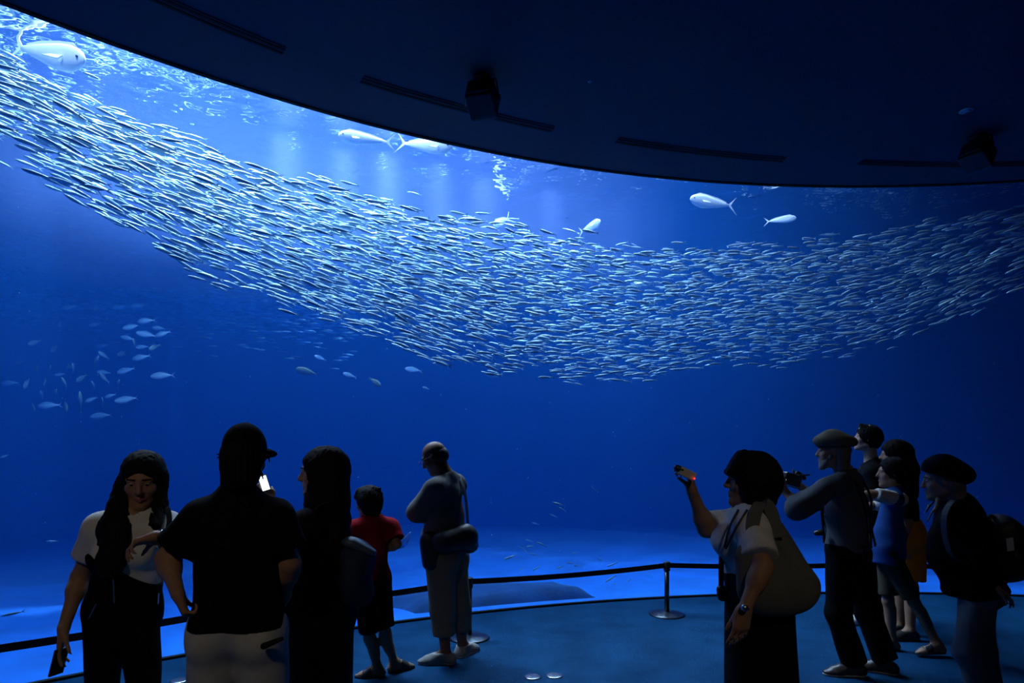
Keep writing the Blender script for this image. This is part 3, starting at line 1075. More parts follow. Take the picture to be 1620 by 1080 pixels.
class Fig:
    """A figure: joints, skin primitives and the root that parents its body, hair and clothes."""

    def __init__(self, label, D, H, sh, hip, yaw, head, hyaw, hpitch, knees=None, ankles=None, toes=None, elbows=None, wrists=None,
                 girth=1.0, male=False, sdrop=0.012, hipg=1.0, vox=0.0085, skin_m=None, roll=0.0, shw=0.172, hipw=0.088, bust=0.0, belly=0.0, foot=(0, 0), hs=None):
        self.D, self.H, self.vox, self.g = D, H, vox, girth
        s = self.s = H / 1.7
        P = self.P = lambda x, y, dd=0.0: px(x, y, D + dd)
        self.f = fwd(yaw)
        self.r = np.cross(self.f, UP)
        self.sh, self.hip = P(*sh), P(*hip)
        f, r = self.f, self.r
        self.up = unit(self.sh - self.hip)
        self.S = {'L': self.sh - r * shw * s - UP * sdrop, 'R': self.sh + r * shw * s - UP * sdrop}
        self.Hp = {'L': self.hip - r * hipw * s, 'R': self.hip + r * hipw * s}
        self.hc = P(*head)
        self.hf = fwd(hyaw, hpitch)
        self.hs = hs or (0.96 if H > 1.5 else 0.9)
        self.E, self.W, self.K, self.A, self.T = {}, {}, {}, {}, {}
        for q in 'LR':
            sg = -1 if q == 'L' else 1
            self.E[q] = P(*elbows[q]) if elbows and q in elbows else self.S[q] + (r * sg * 0.04 - UP * 0.285 - f * 0.02) * s
            self.W[q] = P(*wrists[q]) if wrists and q in wrists else self.E[q] + (f * 0.06 - UP * 0.245 + r * sg * 0.0) * s
            self.K[q] = P(*knees[q]) if knees and q in knees else np.array((*(self.Hp[q] + r * sg * 0.01 + f * 0.02)[:2], 0.285 * H))
            self.A[q] = P(*ankles[q]) if ankles and q in ankles else np.array((*(self.K[q] - f * 0.03)[:2], 0.0))
            self.A[q][2] = max(self.A[q][2], 0.075 * s) if ankles and q in ankles else 0.075 * s
            ty = toes[q] if toes and q in toes else yaw + (12 if q == 'L' else -12)
            self.T[q] = fwd(ty)
        x, y = (self.A['L'][:2] + self.A['R'][:2]) / 2
        self.root = empty('person', (x, y, 0.0))
        tag(self.root, label, 'person')
        t = lambda q: self.hip + (self.sh - self.hip) * q
        self.t = t
        g = girth
        fl = (f, 1.38)
        wa, hi_ = (1.10, 0.88) if male else (1.0, 1.0)
        hi_ *= hipg
        if male:
            fl = (f, 1.3)
        self.torso = [cone(t(0.52) + f * 0.012 * s, t(0.84), 0.138 * g * s, 0.122 * g * s, 0.03, fl),
                      cone(t(0.12), t(0.55), 0.136 * g * s * wa, 0.128 * g * s * wa, 0.03, (f, 1.32)),
                      cone(self.Hp['L'] + self.up * 0.03, self.Hp['R'] + self.up * 0.03, 0.088 * g * s * hi_, 0.088 * g * s * hi_, 0.03)]
        self.neck = t(1.06) - f * 0.005
        self.hipp = [self.torso[1], self.torso[2]]
        for q in 'LR':
            sg = -1 if q == 'L' else 1
            self.torso.append(cone(t(0.95), self.S[q] - UP * 0.012, 0.062 * s, 0.050 * s, 0.04))
            self.torso.append(cone(self.neck + UP * 0.03 * s, (self.S[q] * 0.72 + self.sh * 0.28) + UP * 0.006, 0.040 * s, 0.036 * s, 0.05))
            self.torso.append(ball_(self.Hp[q] - f * 0.045 * s - UP * 0.02, 0.080 * g * s * hi_, 0.03))
            self.hipp.append(self.torso[-1])
            if bust:
                self.torso.append(ball_(t(0.66) + f * (0.07 + 0.03 * bust) * s + r * sg * 0.065 * s, 0.062 * s * (0.8 + 0.2 * bust), 0.03))
        if belly:
            self.torso.append(ball_(t(0.3) + f * 0.06 * belly * s, 0.125 * s * g, 0.04))
        hp, self.HP, self.hr, self.hu = head_prims(self.hc, self.hf, UP + self.f * 0.0 + roll * self.r, self.hs)
        self.headp = hp
        self.neckp = [cone(self.HP(-0.022, 0, -0.05), self.neck, 0.050 * s, 0.056 * s, 0.03)]
        self.uarm, self.farm, self.thigh, self.calf, self.foot = {}, {}, {}, {}, {}
        for q in 'LR':
            self.uarm[q] = [cone(self.S[q], self.E[q], 0.050 * s * g, 0.039 * s * g, 0.04)]
            el, w = self.E[q], self.W[q]
            self.farm[q] = [cone(el, w, 0.039 * s * g, 0.0255 * s, 0.03), ball_(el * 0.72 + w * 0.28, 0.041 * s * g, 0.03)]
            self.thigh[q] = [cone(self.Hp[q], self.K[q], 0.083 * s * g, 0.056 * s * g, 0.03)]
            kn, an = self.K[q], self.A[q]
            sf = self.T[q]
            self.calf[q] = [cone(kn, an, 0.054 * s * g, 0.036 * s, 0.03), cone(kn * 0.8 + an * 0.2 - sf * 0.016, kn * 0.5 + an * 0.5 - sf * 0.012, 0.050 * s * g, 0.040 * s * g, 0.03)]
            z = an[2] - 0.075 * s
            hb = np.array((an[0], an[1], z))
            self.foot[q] = [cone(an, hb - sf * 0.035 * s + UP * 0.036 * s, 0.034 * s, 0.033 * s, 0.03),
                            cone(an + sf * 0.02, hb + sf * 0.12 * s + UP * 0.028 * s, 0.034 * s, 0.030 * s, 0.03, (UP, 1.15)),
                            cone(hb - sf * 0.03 * s + UP * 0.03 * s, hb + sf * 0.13 * s + UP * 0.026 * s, 0.032 * s, 0.038 * s, 0.02, (UP, 1.4)),
                            cone(hb + sf * 0.12 * s + UP * 0.02 * s, hb + sf * 0.175 * s + UP * 0.016 * s, 0.034 * s, 0.026 * s, 0.02, (UP, 1.7))]
        self.hands = []
        self.skin_m = skin_m

    def hand(self, q, d, n, curl=(25, 30, 34, 38), thumb=0.8, tcurl=20, sc=None):
        self.hands += hand_prims(self.W[q], d, n, 1 if q == 'R' else -1, (sc or self.s) * 1.0, curl, thumb, tcurl)

    def rest_hand(self, q):
        d = unit(self.W[q] - self.E[q])
        sg = -1 if q == 'L' else 1
        self.hand(q, d + self.f * 0.1, -self.r * sg)

    def body(self):
        pr = list(self.torso) + self.neckp + self.headp
        for q in 'LR':
            pr += self.uarm[q] + self.farm[q] + self.thigh[q] + self.calf[q] + self.foot[q]
        pr += self.hands
        return skin('body', pr, self.vox, self.skin_m, self.root)

    def eyes(self):
        for q in (-1, 1):
            c = self.HP(0.0775, q * 0.031, -0.002)
            o = skin('eye', [ball_(c, 0.0118 * self.hs, 0.001)], 0.0035, M_eyeball, self.root)
            skin('iris', [ell(c + self.hf * 0.0085 * self.hs - self.hu * 0.002, (self.hr, self.hf, self.hu), (0.006, 0.0042, 0.006), 0.001)], 0.0018, M_dark, o)
            skin('eyebrow', [cone(self.HP(0.094, q * 0.016, 0.020), self.HP(0.080, q * 0.050, 0.020), 0.0042, 0.003, 0.003)], 0.003, M_hair_black, self.root)

    # ---- clothes
    def top(self, name, m, hem, sleeve=0.5, infl=0.014, loose=0.01, noise=0.003, vox=None, seed=0.0, sl=None, neck_cut=0.0, extra=(), clips=()):
        """A shirt: the torso a little larger, sleeves as far as the given share of the arm (over 1 goes on to the forearm)."""
        pr = grow(self.torso, infl) + list(extra)
        hz = self.t(hem)
        for q in 'LR':
            sv = (sl or {}).get(q, sleeve)
            a, b = self.S[q], self.E[q]
            e = a + (b - a) * min(sv, 1.0)
            if sv > 0:
                d = unit(b - a)
                pr.append(cone(a, e + d * 0.03, 0.052 * self.s * self.g + infl, 0.043 * self.s * self.g + infl + loose, 0.04, clip=[(e, d)] if sv <= 1 else None))
            if sv > 1:
                w = self.W[q]
                e2 = b + (w - b) * (sv - 1)
                d2 = unit(w - b)
                pr.append(cone(b, e2 + d2 * 0.03, 0.042 * self.s * self.g + infl + loose * 0.7, 0.030 * self.s * self.g + infl + loose * 0.6, 0.03, clip=[(e2, d2)]))
        cl = [(hz, -self.up)] + list(clips)
        if neck_cut:
            pr.append(cone(self.neck + UP * neck_cut + self.f * 0.012, self.neck + UP * 0.2 + self.f * 0.06, 0.056 * self.s, 0.10 * self.s, 0.006, sub=True))
        return skin(name, pr, vox or self.vox * 1.1, m, self.root, wrinkles(noise, 24, seed) if noise else None, cl)

    def trousers(self, name, m, top=0.12, end=0.06, infl=0.012, flare=0.012, vox=None, seed=1.0, noise=0.004, extra=()):
        """end: height of the hem above the ankle joint as a share of the shin."""
        pr = grow(self.hipp, infl) + list(extra)
        for q in 'LR':
            kn, an = self.K[q], self.A[q]
            pr += grow(self.thigh[q], infl + 0.004)
            if end < 1.0:
                e = an + (kn - an) * end
                d = unit(an - kn)
                pr.append(cone(kn, e + d * 0.03, 0.055 * self.s * self.g + infl, 0.043 * self.s * self.g + infl + flare, 0.04, clip=[(e, d)]))
            else:
                for p in pr[-1:]:
                    e = kn + (self.Hp[q] - kn) * (end - 1.0)
                    p['clip'] = p['clip'] + [(e, unit(kn - self.Hp[q]))]
                    p['rb'] += flare
        return skin(name, pr, vox or self.vox * 1.1, m, self.root, wrinkles(noise, 20, seed) if noise else None, [(self.t(top), self.up)])

    def shoes(self, m, ms, infl=0.010, name='shoe', vox=0.008):
        for q in 'LR':
            z0 = self.A[q][2] - 0.075 * self.s
            o = skin(name, grow(self.foot[q], infl, clip=[((0, 0, z0 + 0.012), -UP), (self.A[q] + UP * 0.005, UP)]), vox, m, self.root)
            fp = self.foot[q][2]
            sl = [cone(fp['a'] * (1, 1, 0) + UP * z0, fp['b'] * (1, 1, 0) + UP * z0, 0.036 * self.s + 0.008, 0.040 * self.s + 0.008, 0.02),
                  cone(fp['b'] * (1, 1, 0) + UP * z0, self.foot[q][3]['b'] * (1, 1, 0) + UP * z0, 0.040 * self.s + 0.006, 0.028 * self.s + 0.008, 0.02)]
            s_ = skin('sole', sl, vox * 0.75, ms, self.root, None, [((0, 0, z0 + 0.018), UP), ((0, 0, z0 + 0.0005), -UP)], relax=0)
            s_.parent = o

    def sandals(self, ms, vox=0.008):
        for q in 'LR':
            z0 = self.A[q][2] - 0.075 * self.s
            fp = self.foot[q][2]
            sl = [cone(fp['a'] * (1, 1, 0) + UP * z0, fp['b'] * (1, 1, 0) + UP * z0, 0.036 * self.s, 0.042 * self.s, 0.02),
                  cone(fp['b'] * (1, 1, 0) + UP * z0, self.foot[q][3]['b'] * (1, 1, 0) + UP * z0, 0.042 * self.s, 0.030 * self.s, 0.02)]
            o = skin('sandal', sl, vox * 0.75, ms, self.root, None, [((0, 0, z0 + 0.016), UP), ((0, 0, z0 + 0.0005), -UP)], relax=0)
            c = fp['b']
            st = skin('sandal_strap', grow(self.foot[q][1:4], 0.007, clip=[(c - self.T[q] * 0.055, -self.T[q]), (c - self.T[q] * 0.005, self.T[q]), ((0, 0, z0 + 0.01), -UP)]), vox * 0.8, ms, self.root)
            st.parent = o

    def hair_cap(self, thick=0.012, front=0.055, low=-0.05, extra=(), m=None, vox=None, amp=0.0025, freq=26, name='hair', side=0.02, k=0.02):
        """Hair over the skull, cut away in front of the face, plus extra locks."""
        s = self.hs
        c = self.HP(-0.012, 0, 0.022)
        pr = [ell(c, (self.hr, self.hf, self.hu), np.array((0.074, 0.094, 0.088)) * s + thick, k),
              ell(self.HP(-0.03, 0, -0.015), (self.hr, self.hf, self.hu), np.array((0.072, 0.075, 0.085)) * s + thick * 0.8, k)]
        pr += list(extra)
        pr.append(ell(self.HP(0.115, 0, -0.055), (self.hr, self.hf, self.hu), np.array((0.078, 0.075, 0.075 + front)) * s, 0.012, sub=True))
        cl = [(self.HP(0, 0, low), -self.hu)] if low is not None else []
        return skin(name, pr, vox or self.vox * 0.9, m or M_hair_black, self.root, strands(amp, c, freq), cl)


SK_tan = mat('tan_skin', (0.30, 0.165, 0.10), 0.55, noise=0.06, nscale=30, spec=0.25)
SK_brown = mat('weathered_skin', (0.15, 0.078, 0.05), 0.55, noise=0.06, nscale=30, spec=0.2)
SK_light = mat('light_skin', (0.33, 0.20, 0.14), 0.55, noise=0.06, nscale=30, spec=0.25)
M_hair_black = mat('black_hair', (0.008, 0.007, 0.007), 0.75, spec=0.08)
M_hair_grey = mat('grey_hair', (0.15, 0.14, 0.125), 0.6, noise=0.2, nscale=60)
M_eyeball = mat('eye_white', (0.32, 0.29, 0.26), 0.4)
M_dark = mat('near_black', (0.012, 0.011, 0.012), 0.6)


def cloth(name, c, r=0.85, bs=240):
    return mat(name, c, r, noise=0.08, nscale=18, bump=0.15, bscale=bs, spec=0.06)


M_blackcloth = cloth('black_cotton', (0.0045, 0.0045, 0.0055))
M_white_tee = cloth('white_cotton', (0.56, 0.55, 0.52))
M_white_jean = cloth('pale_grey_denim', (0.40, 0.40, 0.375))
M_red_tee = cloth('red_cotton', (0.24, 0.006, 0.012))
M_khaki = cloth('khaki_cotton', (0.15, 0.135, 0.10))
M_greyshirt = cloth('grey_linen', (0.13, 0.13, 0.122))
M_blueshirt = cloth('blue_chambray', (0.085, 0.095, 0.115))
M_charcoal = cloth('charcoal_cotton', (0.006, 0.006, 0.008))
M_blue_tee = cloth('blue_cotton', (0.015, 0.06, 0.22))
M_orange = cloth('orange_cotton', (0.62, 0.22, 0.02))
M_denim = cloth('light_denim', (0.11, 0.135, 0.165))
M_olive = cloth('olive_cotton', (0.065, 0.055, 0.035))
M_canvas = cloth('grey_canvas', (0.115, 0.118, 0.105))
M_navy = cloth('navy_canvas', (0.02, 0.03, 0.06))
M_nylon = mat('black_nylon', (0.012, 0.012, 0.014), 0.5, bump=0.1, bscale=300)
M_shoe_grey = mat('grey_suede', (0.2, 0.195, 0.18), 0.8, bump=0.1, bscale=200)
M_shoe_dark = mat('dark_leather', (0.025, 0.022, 0.022), 0.4)
M_shoe_white = mat('white_leather', (0.7, 0.7, 0.7), 0.5)
M_sole = mat('rubber_sole', (0.04, 0.04, 0.04), 0.7)
M_sole_pale = mat('pale_rubber_sole', (0.35, 0.35, 0.33), 0.7)
M_silver = mat('silver_metal', (0.6, 0.6, 0.62), 0.3, metal=1.0)
M_camera = mat('black_plastic', (0.015, 0.015, 0.017), 0.4)
M_screen = mat('lit_screen', (0.02, 0.02, 0.02), 0.3, emit=(0.95, 1.0, 0.92), estr=1.6)
M_red_led = mat('red_indicator', (0.2, 0.0, 0.0), 0.3, emit=(1.0, 0.03, 0.02), estr=2.0)
M_beige = mat('pale_plastic', (0.55, 0.53, 0.46), 0.4)
# ---------------------------------------------------------------- the visitors
def strap_obj(name, pts, ups, width, thick, m, parent, n=30):
    bm = bmesh.new()
    org = np.array(parent.location) if parent is not None else np.zeros(3)
    bm_strap(bm, [p - org for p in smooth_path(pts, n)], ups, width, thick)
    return from_bm(name, bm, m, parent)


def tube_obj(name, pts, r, m, parent, n=20, seg=8):
    bm = bmesh.new()
    org = np.array(parent.location) if parent is not None else np.zeros(3)
    bm_tube(bm, [p - org for p in smooth_path(pts, n)], r, seg)
    return from_bm(name, bm, m, parent, smooth=True)


def box_obj(name, c, axes, size, m, parent=None, bev=0.003):
    """A bevelled block with its own axes."""
    bm = bmesh.new()
    R = Matrix([list(unit(a)) for a in axes]).transposed()
    org = np.array(parent.location) if parent is not None else np.zeros(3)
    q = parent.parent if parent is not None else None
    while q is not None:
        org = org + np.array(q.location)
        q = q.parent
    bm_box(bm, Vector(_v(c) - org), size, R, bev)
    return from_bm(name, bm, m, parent)


def screen_axes(tilt=0.0, toward=0.0):
    """Axes of a thing seen flat on from the hall: along (tilted in the picture plane), depth, up."""
    a = math.radians(tilt)
    x = np.array((math.cos(a), 0, -math.sin(a)))
    z = np.array((math.sin(a), 0, math.cos(a)))
    b = math.radians(toward)
    y = np.array((0, 1, 0))
    x2 = x * math.cos(b) + y * math.sin(b)
    y2 = -x * math.sin(b) + y * math.cos(b)
    return x2, y2, z


# ---- girl in white tee and black overalls
g = Fig('girl with long black hair in a white tee and black overalls, one hand raised', 2.75, 1.55, (212, 824), (193, 972), 192, (226, 757), 200, -14,
        elbows={'R': (128, 912, 0.02), 'L': (276, 868, -0.10)}, wrists={'R': (101, 992, -0.10), 'L': (249, 848, -0.26)},
        knees={'R': (163, 1118, 0.0), 'L': (229, 1115, -0.03)}, skin_m=SK_tan, bust=0.6, vox=0.0075, shw=0.15, hipw=0.074, hipg=0.86, sdrop=0.022, girth=0.98, hs=0.93)
g.hand('R', (-0.10, -0.12, -1), (0.85, 0.45, 0), (10, 14, 20, 26), 0.55, 10)
g.hand('L', (-1, -0.25, -0.28), (0.1, -0.2, -1), (26, 38, 46, 52), 0.6, 18)
g.body()
g.eyes()
skin('lips', [cone(g.HP(0.0945, q * 0.002, -0.0725 - e), g.HP(0.083, q * 0.021, -0.0725), 0.0062, 0.0035, 0.004) for q in (-1, 1) for e in (-0.004, 0.006)], 0.003,
     mat('lip_skin', (0.30, 0.10, 0.09), 0.45), g.root)
g.top('tee_shirt', M_white_tee, 0.2, 0.62, 0.012, 0.014, 0.003, neck_cut=0.004)
nrm = np.array((0.62, 0.0, 0.78))
pr = grow(g.hipp, 0.022) + grow(g.torso[0:1], 0.026, clip=[(g.P(172, 900), (-1, 0, 0))]) + grow([p for p in g.torso[3:] if (p['a'] == p['b']).all() and p['a'][2] > g.hip[2] + 0.1], 0.026)
for q in 'LR':
    pr += grow(g.thigh[q], 0.010, k=0.015)
    e = g.A[q] + (g.K[q] - g.A[q]) * 0.05
    pr.append(cone(g.K[q], e, 0.064, 0.058, 0.02, clip=[(e, -UP)]))
ovr = skin('overalls', pr, 0.008, M_blackcloth, g.root, wrinkles(0.003, 20, 2.0), [(g.P(184, 872, 0), nrm), (g.t(0.70), UP)])
for (x0, y0, x1, y1, dd) in ((178, 885, 181, 954, -0.155), (152, 955, 141, 977, -0.11), (251, 938, 250, 955, -0.13)):
    bm = bmesh.new()
    bm_tube(bm, [Vector(g.P(x0, y0, dd) - np.array(g.root.location)), Vector(g.P(x1, y1, dd) - np.array(g.root.location))], 0.0028, 6)
    z = from_bm('zipper', bm, M_silver, ovr)
hp = g.HP
# the hair falls behind the head and over the shoulder on the picture's near-left side
locks = [cone(hp(-0.05, 0, 0.03), g.P(205, 830, 0.09), 0.078, 0.085, 0.04),
         cone(g.P(200, 775, 0.0), g.P(180, 838, -0.075), 0.05, 0.056, 0.04, (g.f, 1.4)),
         cone(g.P(180, 838, -0.075), g.P(174, 893, -0.145), 0.056, 0.050, 0.04, (g.f, 1.5)),
         cone(g.P(190, 800, -0.05), g.P(188, 870, -0.135), 0.04, 0.042, 0.03, (g.f, 1.5)),
         cone(g.P(174, 893, -0.145), g.P(172, 908, -0.16), 0.045, 0.022, 0.04, (g.f, 1.5)),
         cone(hp(-0.01, -0.070, 0.0), g.P(252, 800, 0.0), 0.03, 0.032, 0.03),
         cone(g.P(250, 798, -0.01), g.P(248, 832, -0.11), 0.026, 0.018, 0.03),
         cone(g.P(240, 805, -0.07), g.P(236, 832, -0.125), 0.010, 0.006, 0.02)]
g.hair_cap(0.014, 0.045, None, locks, M_hair_black, 0.0075, 0.003, 34)
tube_obj('bracelet', [g.P(256, 838, -0.25), g.P(256, 848, -0.29), g.P(258, 860, -0.25), g.P(256, 849, -0.205), g.P(256, 838, -0.25)], 0.0035, M_silver, g.root)
strap_obj('overall_strap', [g.P(255, 876, -0.13), g.P(262, 850, -0.14), g.P(268, 822, -0.09), g.P(262, 802, 0.0), g.P(250, 830, 0.12)], (1, 0, 0.2), 0.022, 0.004, M_blackcloth, g.root)
ph = box_obj('phone', g.P(93, 1046, -0.12), screen_axes(14, 80), (0.068, 0.009, 0.115), M_camera, None, 0.003)
tag(ph, 'dark phone hanging in the lowered hand of the girl in overalls', 'phone')

# ---- man in black cap and tee
m = Fig('man seen from behind in a black cap, black tee and pale jeans', 2.5, 1.68, (377, 806), (378, 1000), 2, (388, 720), 0, -12, hs=0.92,
        elbows={'L': (264, 884, 0.02), 'R': (458, 892, 0.02)}, wrists={'L': (281, 938, -0.10), 'R': (449, 946, 0.11)},
        knees={'L': (332, 1170, 0.02), 'R': (420, 1170, 0.02)}, skin_m=SK_tan, male=True, vox=0.0075, girth=1.03, shw=0.148, sdrop=0.035, hipw=0.092)
m.hand('L', (0.34, 0.05, -1), (0.75, 0.5, 0.2), (48, 62, 66, 70), 0.7, 25)
m.hand('R', (-0.2, 0.9, -0.3), (-0.8, 0, 0.4), (50, 60, 60, 60), 0.7, 25)
m.body()
m.top('tee_shirt', M_blackcloth, 0.06, 0.66, 0.022, 0.022, 0.004, neck_cut=0.012)
jeans = m.trousers('jeans', M_white_jean, 0.2, 0.05, 0.016, 0.016, noise=0.005)
slot = skin('back_pocket', [cone(m.P(417, 1022, -0.148), m.P(446, 1010, -0.118), 0.013, 0.009, 0.01, (np.array((0, 1, 0)), 1.2))], 0.005, M_void, jeans)
slot['label'] = 'black wallet edge showing in the back pocket slit'
hp = m.HP
cap_c = hp(-0.012, 0, 0.03)
cap = skin('cap', [ell(cap_c, (m.hr, m.hf, m.hu), (0.080, 0.102, 0.100), 0.02), ball_(hp(-0.012, 0, 0.139), 0.008, 0.006)], 0.007, M_blackcloth, m.root, None, [(hp(-0.02, 0, 0.012), -m.hu - m.hf * 0.1)])
peak = skin('peak', [ell(hp(0.105, 0.0, 0.035), (m.hr, m.hf, m.hu), (0.085, 0.10, 0.012), 0.01), ell(hp(0.055, 0.055, 0.02), (m.hr, m.hf, m.hu), (0.035, 0.06, 0.012), 0.02)], 0.007, M_blackcloth, cap)
lk = [cone(hp(-0.055, 0, -0.02), hp(-0.058, 0.0, -0.112), 0.066, 0.056, 0.03),
      cone(hp(-0.03, -0.05, -0.02), hp(-0.035, -0.054, -0.125), 0.033, 0.022, 0.02), cone(hp(-0.03, 0.05, -0.02), hp(-0.035, 0.046, -0.125), 0.032, 0.020, 0.02)]
lk += [cone(hp(-0.06, q * 0.018 - 0.04, -0.11), hp(-0.07, q * 0.022 - 0.045, -0.150), 0.016, 0.004, 0.01) for q in range(5)]
for q, e in ((-1, 0.118), (1, 0.105)):
    lk.append(cone(hp(-0.01, q * 0.078, -0.02), hp(0.0, q * 0.100, -0.002), 0.010, 0.006, 0.01))
    lk.append(cone(hp(0.0, q * 0.098, -0.002), hp(0.01, q * e, -0.012 if q < 0 else -0.035), 0.006, 0.002, 0.006))
mh = m.hair_cap(0.005, 0.03, None, lk, M_hair_black, 0.006, 0.003, 30)
for q, pts in ((-1, ((-0.01, 0.070, -0.030), (-0.005, 0.098, -0.004), (0.0, 0.124, 0.006))), (-1, ((-0.02, 0.070, -0.040), (-0.015, 0.095, -0.012), (-0.01, 0.117, -0.014))),
               (1, ((-0.01, 0.066, -0.010), (0.0, 0.092, 0.004), (0.01, 0.104, -0.028))), (1, ((-0.02, 0.066, -0.060), (-0.02, 0.084, -0.082), (-0.015, 0.092, -0.108)))):
    bm = bmesh.new()
    bm_tube(bm, [p - np.array(m.root.location) for p in smooth_path([hp(a, q * b2, e) for a, b2, e in pts], 12)], [0.007 * (1 - k / 13) + 0.001 for k in range(13)], 6)
    from_bm('hair_wisp', bm, M_hair_black, mh, True)

# ---- woman with long hair
w = Fig('woman in a long black dress with waist length black hair, facing sideways', 3.0, 1.64, (508, 822), (505, 958), 78, (509, 745), 98, -2,
        elbows={'L': (478, 880, -0.02), 'R': (452, 858, 0.16)}, wrists={'L': (462, 930, 0.0), 'R': (425, 800, 0.16)},
        skin_m=SK_light, vox=0.008, bust=0.6, shw=0.155, girth=1.04, hs=0.95)
w.hand('R', (-0.12, 0.1, 1), (-0.5, 0.6, 0), (50, 60, 60, 60), 0.7, 25)
w.rest_hand('L')
w.body()
w.eyes()
hem = np.array((w.hip[0] - 0.01, w.hip[1], 0.22))
pr = grow(w.torso, 0.020)
for q, sv in (('L', 0.75), ('R', 0.9)):
    d = unit(w.E[q] - w.S[q])
    e = w.S[q] + (w.E[q] - w.S[q]) * sv
    pr.append(cone(w.S[q], e + d * 0.03, 0.072, 0.062, 0.04, clip=[(e, d)]))
pr += [cone(w.hip + UP * 0.0, hem, 0.185, 0.185, 0.06, (w.f, 1.2), clip=[(hem + UP * 0.02, -UP)])]
pr.append(cone(w.neck + UP * 0.01, w.neck + UP * 0.2 + w.f * 0.05, 0.055, 0.09, 0.006, sub=True))
skin('dress', pr, 0.009, M_charcoal, w.root, wrinkles(0.005, 24, 0.3, (1, 1, 0.12)))
w.shoes(M_shoe_dark, M_sole)
hp = w.HP
locks = [cone(hp(-0.05, 0, 0.02), w.P(520, 790, -0.03), 0.080, 0.088, 0.05),
         cone(w.P(521, 790, -0.02), w.P(531, 850, -0.02), 0.088, 0.066, 0.05),
         cone(w.P(531, 850, -0.02), w.P(540, 908, 0.0), 0.060, 0.018, 0.04),
         cone(w.P(518, 850, -0.05), w.P(526, 890, -0.05), 0.05, 0.03, 0.04),
         cone(w.P(546, 840, -0.03), w.P(552, 868, -0.03), 0.018, 0.003, 0.02),
         cone(hp(0.01, 0.065, 0.03), w.P(497, 800, -0.08), 0.03, 0.045, 0.04), cone(hp(0.01, -0.065, 0.03), w.P(497, 800, 0.09), 0.03, 0.04, 0.04)]
w.hair_cap(0.013, 0.035, None, locks, M_hair_black, 0.008, 0.003, 34)
ph = box_obj('phone', w.P(418, 764, 0.13), screen_axes(-18, 20), (0.042, 0.008, 0.085), M_camera)
tag(ph, 'phone with a white lit screen beside the ear of the man in the cap', 'phone')
scr = box_obj('screen', w.P(418, 764, 0.124), screen_axes(-18, 20), (0.036, 0.003, 0.072), M_screen, None, 0.001)
scr.parent = ph
# her small backpack
bk = empty('backpack', w.P(568, 960, 0.02))
tag(bk, 'small dark backpack with a blue-lit flap on the back of the long haired woman', 'backpack')
A_ = screen_axes(10, 10)
skin('pouch_body', [ell(w.P(562, 906, 0.0), A_, (0.075, 0.13, 0.150), 0.02), cone(w.P(552, 935, 0.0), w.P(572, 938, 0.0), 0.078, 0.060, 0.05), cone(w.P(553, 872, 0), w.P(577, 880, 0), 0.06, 0.045, 0.05)], 0.009, M_navy, bk, wrinkles(0.004, 26, 4))
flap = skin('flap', [cone(w.P(556, 858, -0.05), w.P(584, 872, -0.04), 0.050, 0.036, 0.02, (A_[2], 1.8)), cone(w.P(556, 858, 0.06), w.P(584, 872, 0.06), 0.050, 0.036, 0.06, (A_[2], 1.8))], 0.008, mat('blue_lit_canvas', (0.035, 0.065, 0.115), 0.5, bump=0.1, bscale=200), bk)  # the blue light on the flap is put into its colour
flap['label'] = 'flap coloured as lit blue'
strap_obj('strap', [w.P(552, 855, -0.02), w.P(538, 806, -0.02), w.P(512, 796, -0.13), w.P(494, 822, -0.12), w.P(505, 880, -0.16), w.P(548, 930, -0.06)], (0, 1, 0), 0.03, 0.006, M_navy, bk)
tube_obj('buckle', [w.P(574, 884, -0.06), w.P(575, 898, -0.07)], 0.006, M_silver, bk, 4)

# ---- boy in red
b = Fig('boy in a red tee, black shorts and sandals, watching the tank', 4.31, 1.32, (589, 832), (586, 913), 32, (583, 793), 52, -6,
        elbows={'R': (628, 861, 0.02), 'L': (562, 868, 0.04)}, wrists={'R': (607, 872, 0.15), 'L': (572, 870, 0.18)},
        knees={'L': (585, 1010, 0.03), 'R': (610, 1003, 0.05)}, ankles={'L': (598, 1058, 0.0), 'R': (624, 1048, 0.10)}, toes={'L': 96, 'R': -55},
        skin_m=SK_tan, male=True, girth=0.86, shw=0.17, hipw=0.085, vox=0.008, hs=0.90)
b.hand('R', (-0.8, 0.6, 0.1), (-0.5, 0.2, 0.6), sc=0.8)
b.hand('L', (0.5, 0.8, 0.1), (0.5, 0.2, 0.6), sc=0.8)
b.body()
b.top('tee_shirt', M_red_tee, -0.04, 0.72, 0.018, 0.018, 0.004, neck_cut=0.004)
b.trousers('shorts', M_blackcloth, 0.22, 1.13, 0.012, 0.014)
b.sandals(M_shoe_dark)
hp = b.HP
lk = [cone(hp(0.05, q * 0.02, 0.075), hp(0.094, q * 0.024, 0.035), 0.028, 0.010, 0.02) for q in (-2, -1, 0, 1, 2)]
lk += [cone(hp(-0.03, q * 0.055, 0.0), hp(-0.035, q * 0.06, -0.075), 0.036, 0.018, 0.02) for q in (-1, 1)]
lk += [cone(hp(-0.06, 0, 0.0), hp(-0.065, 0, -0.085), 0.06, 0.035, 0.02), cone(hp(-0.09, 0.03, 0.06), hp(-0.125, 0.05, 0.045), 0.018, 0.003, 0.02), cone(hp(-0.07, 0.0, 0.09), hp(-0.115, 0.03, 0.09), 0.02, 0.003, 0.02)]
b.hair_cap(0.014, 0.02, None, lk, M_hair_black, 0.0075, 0.003, 24)

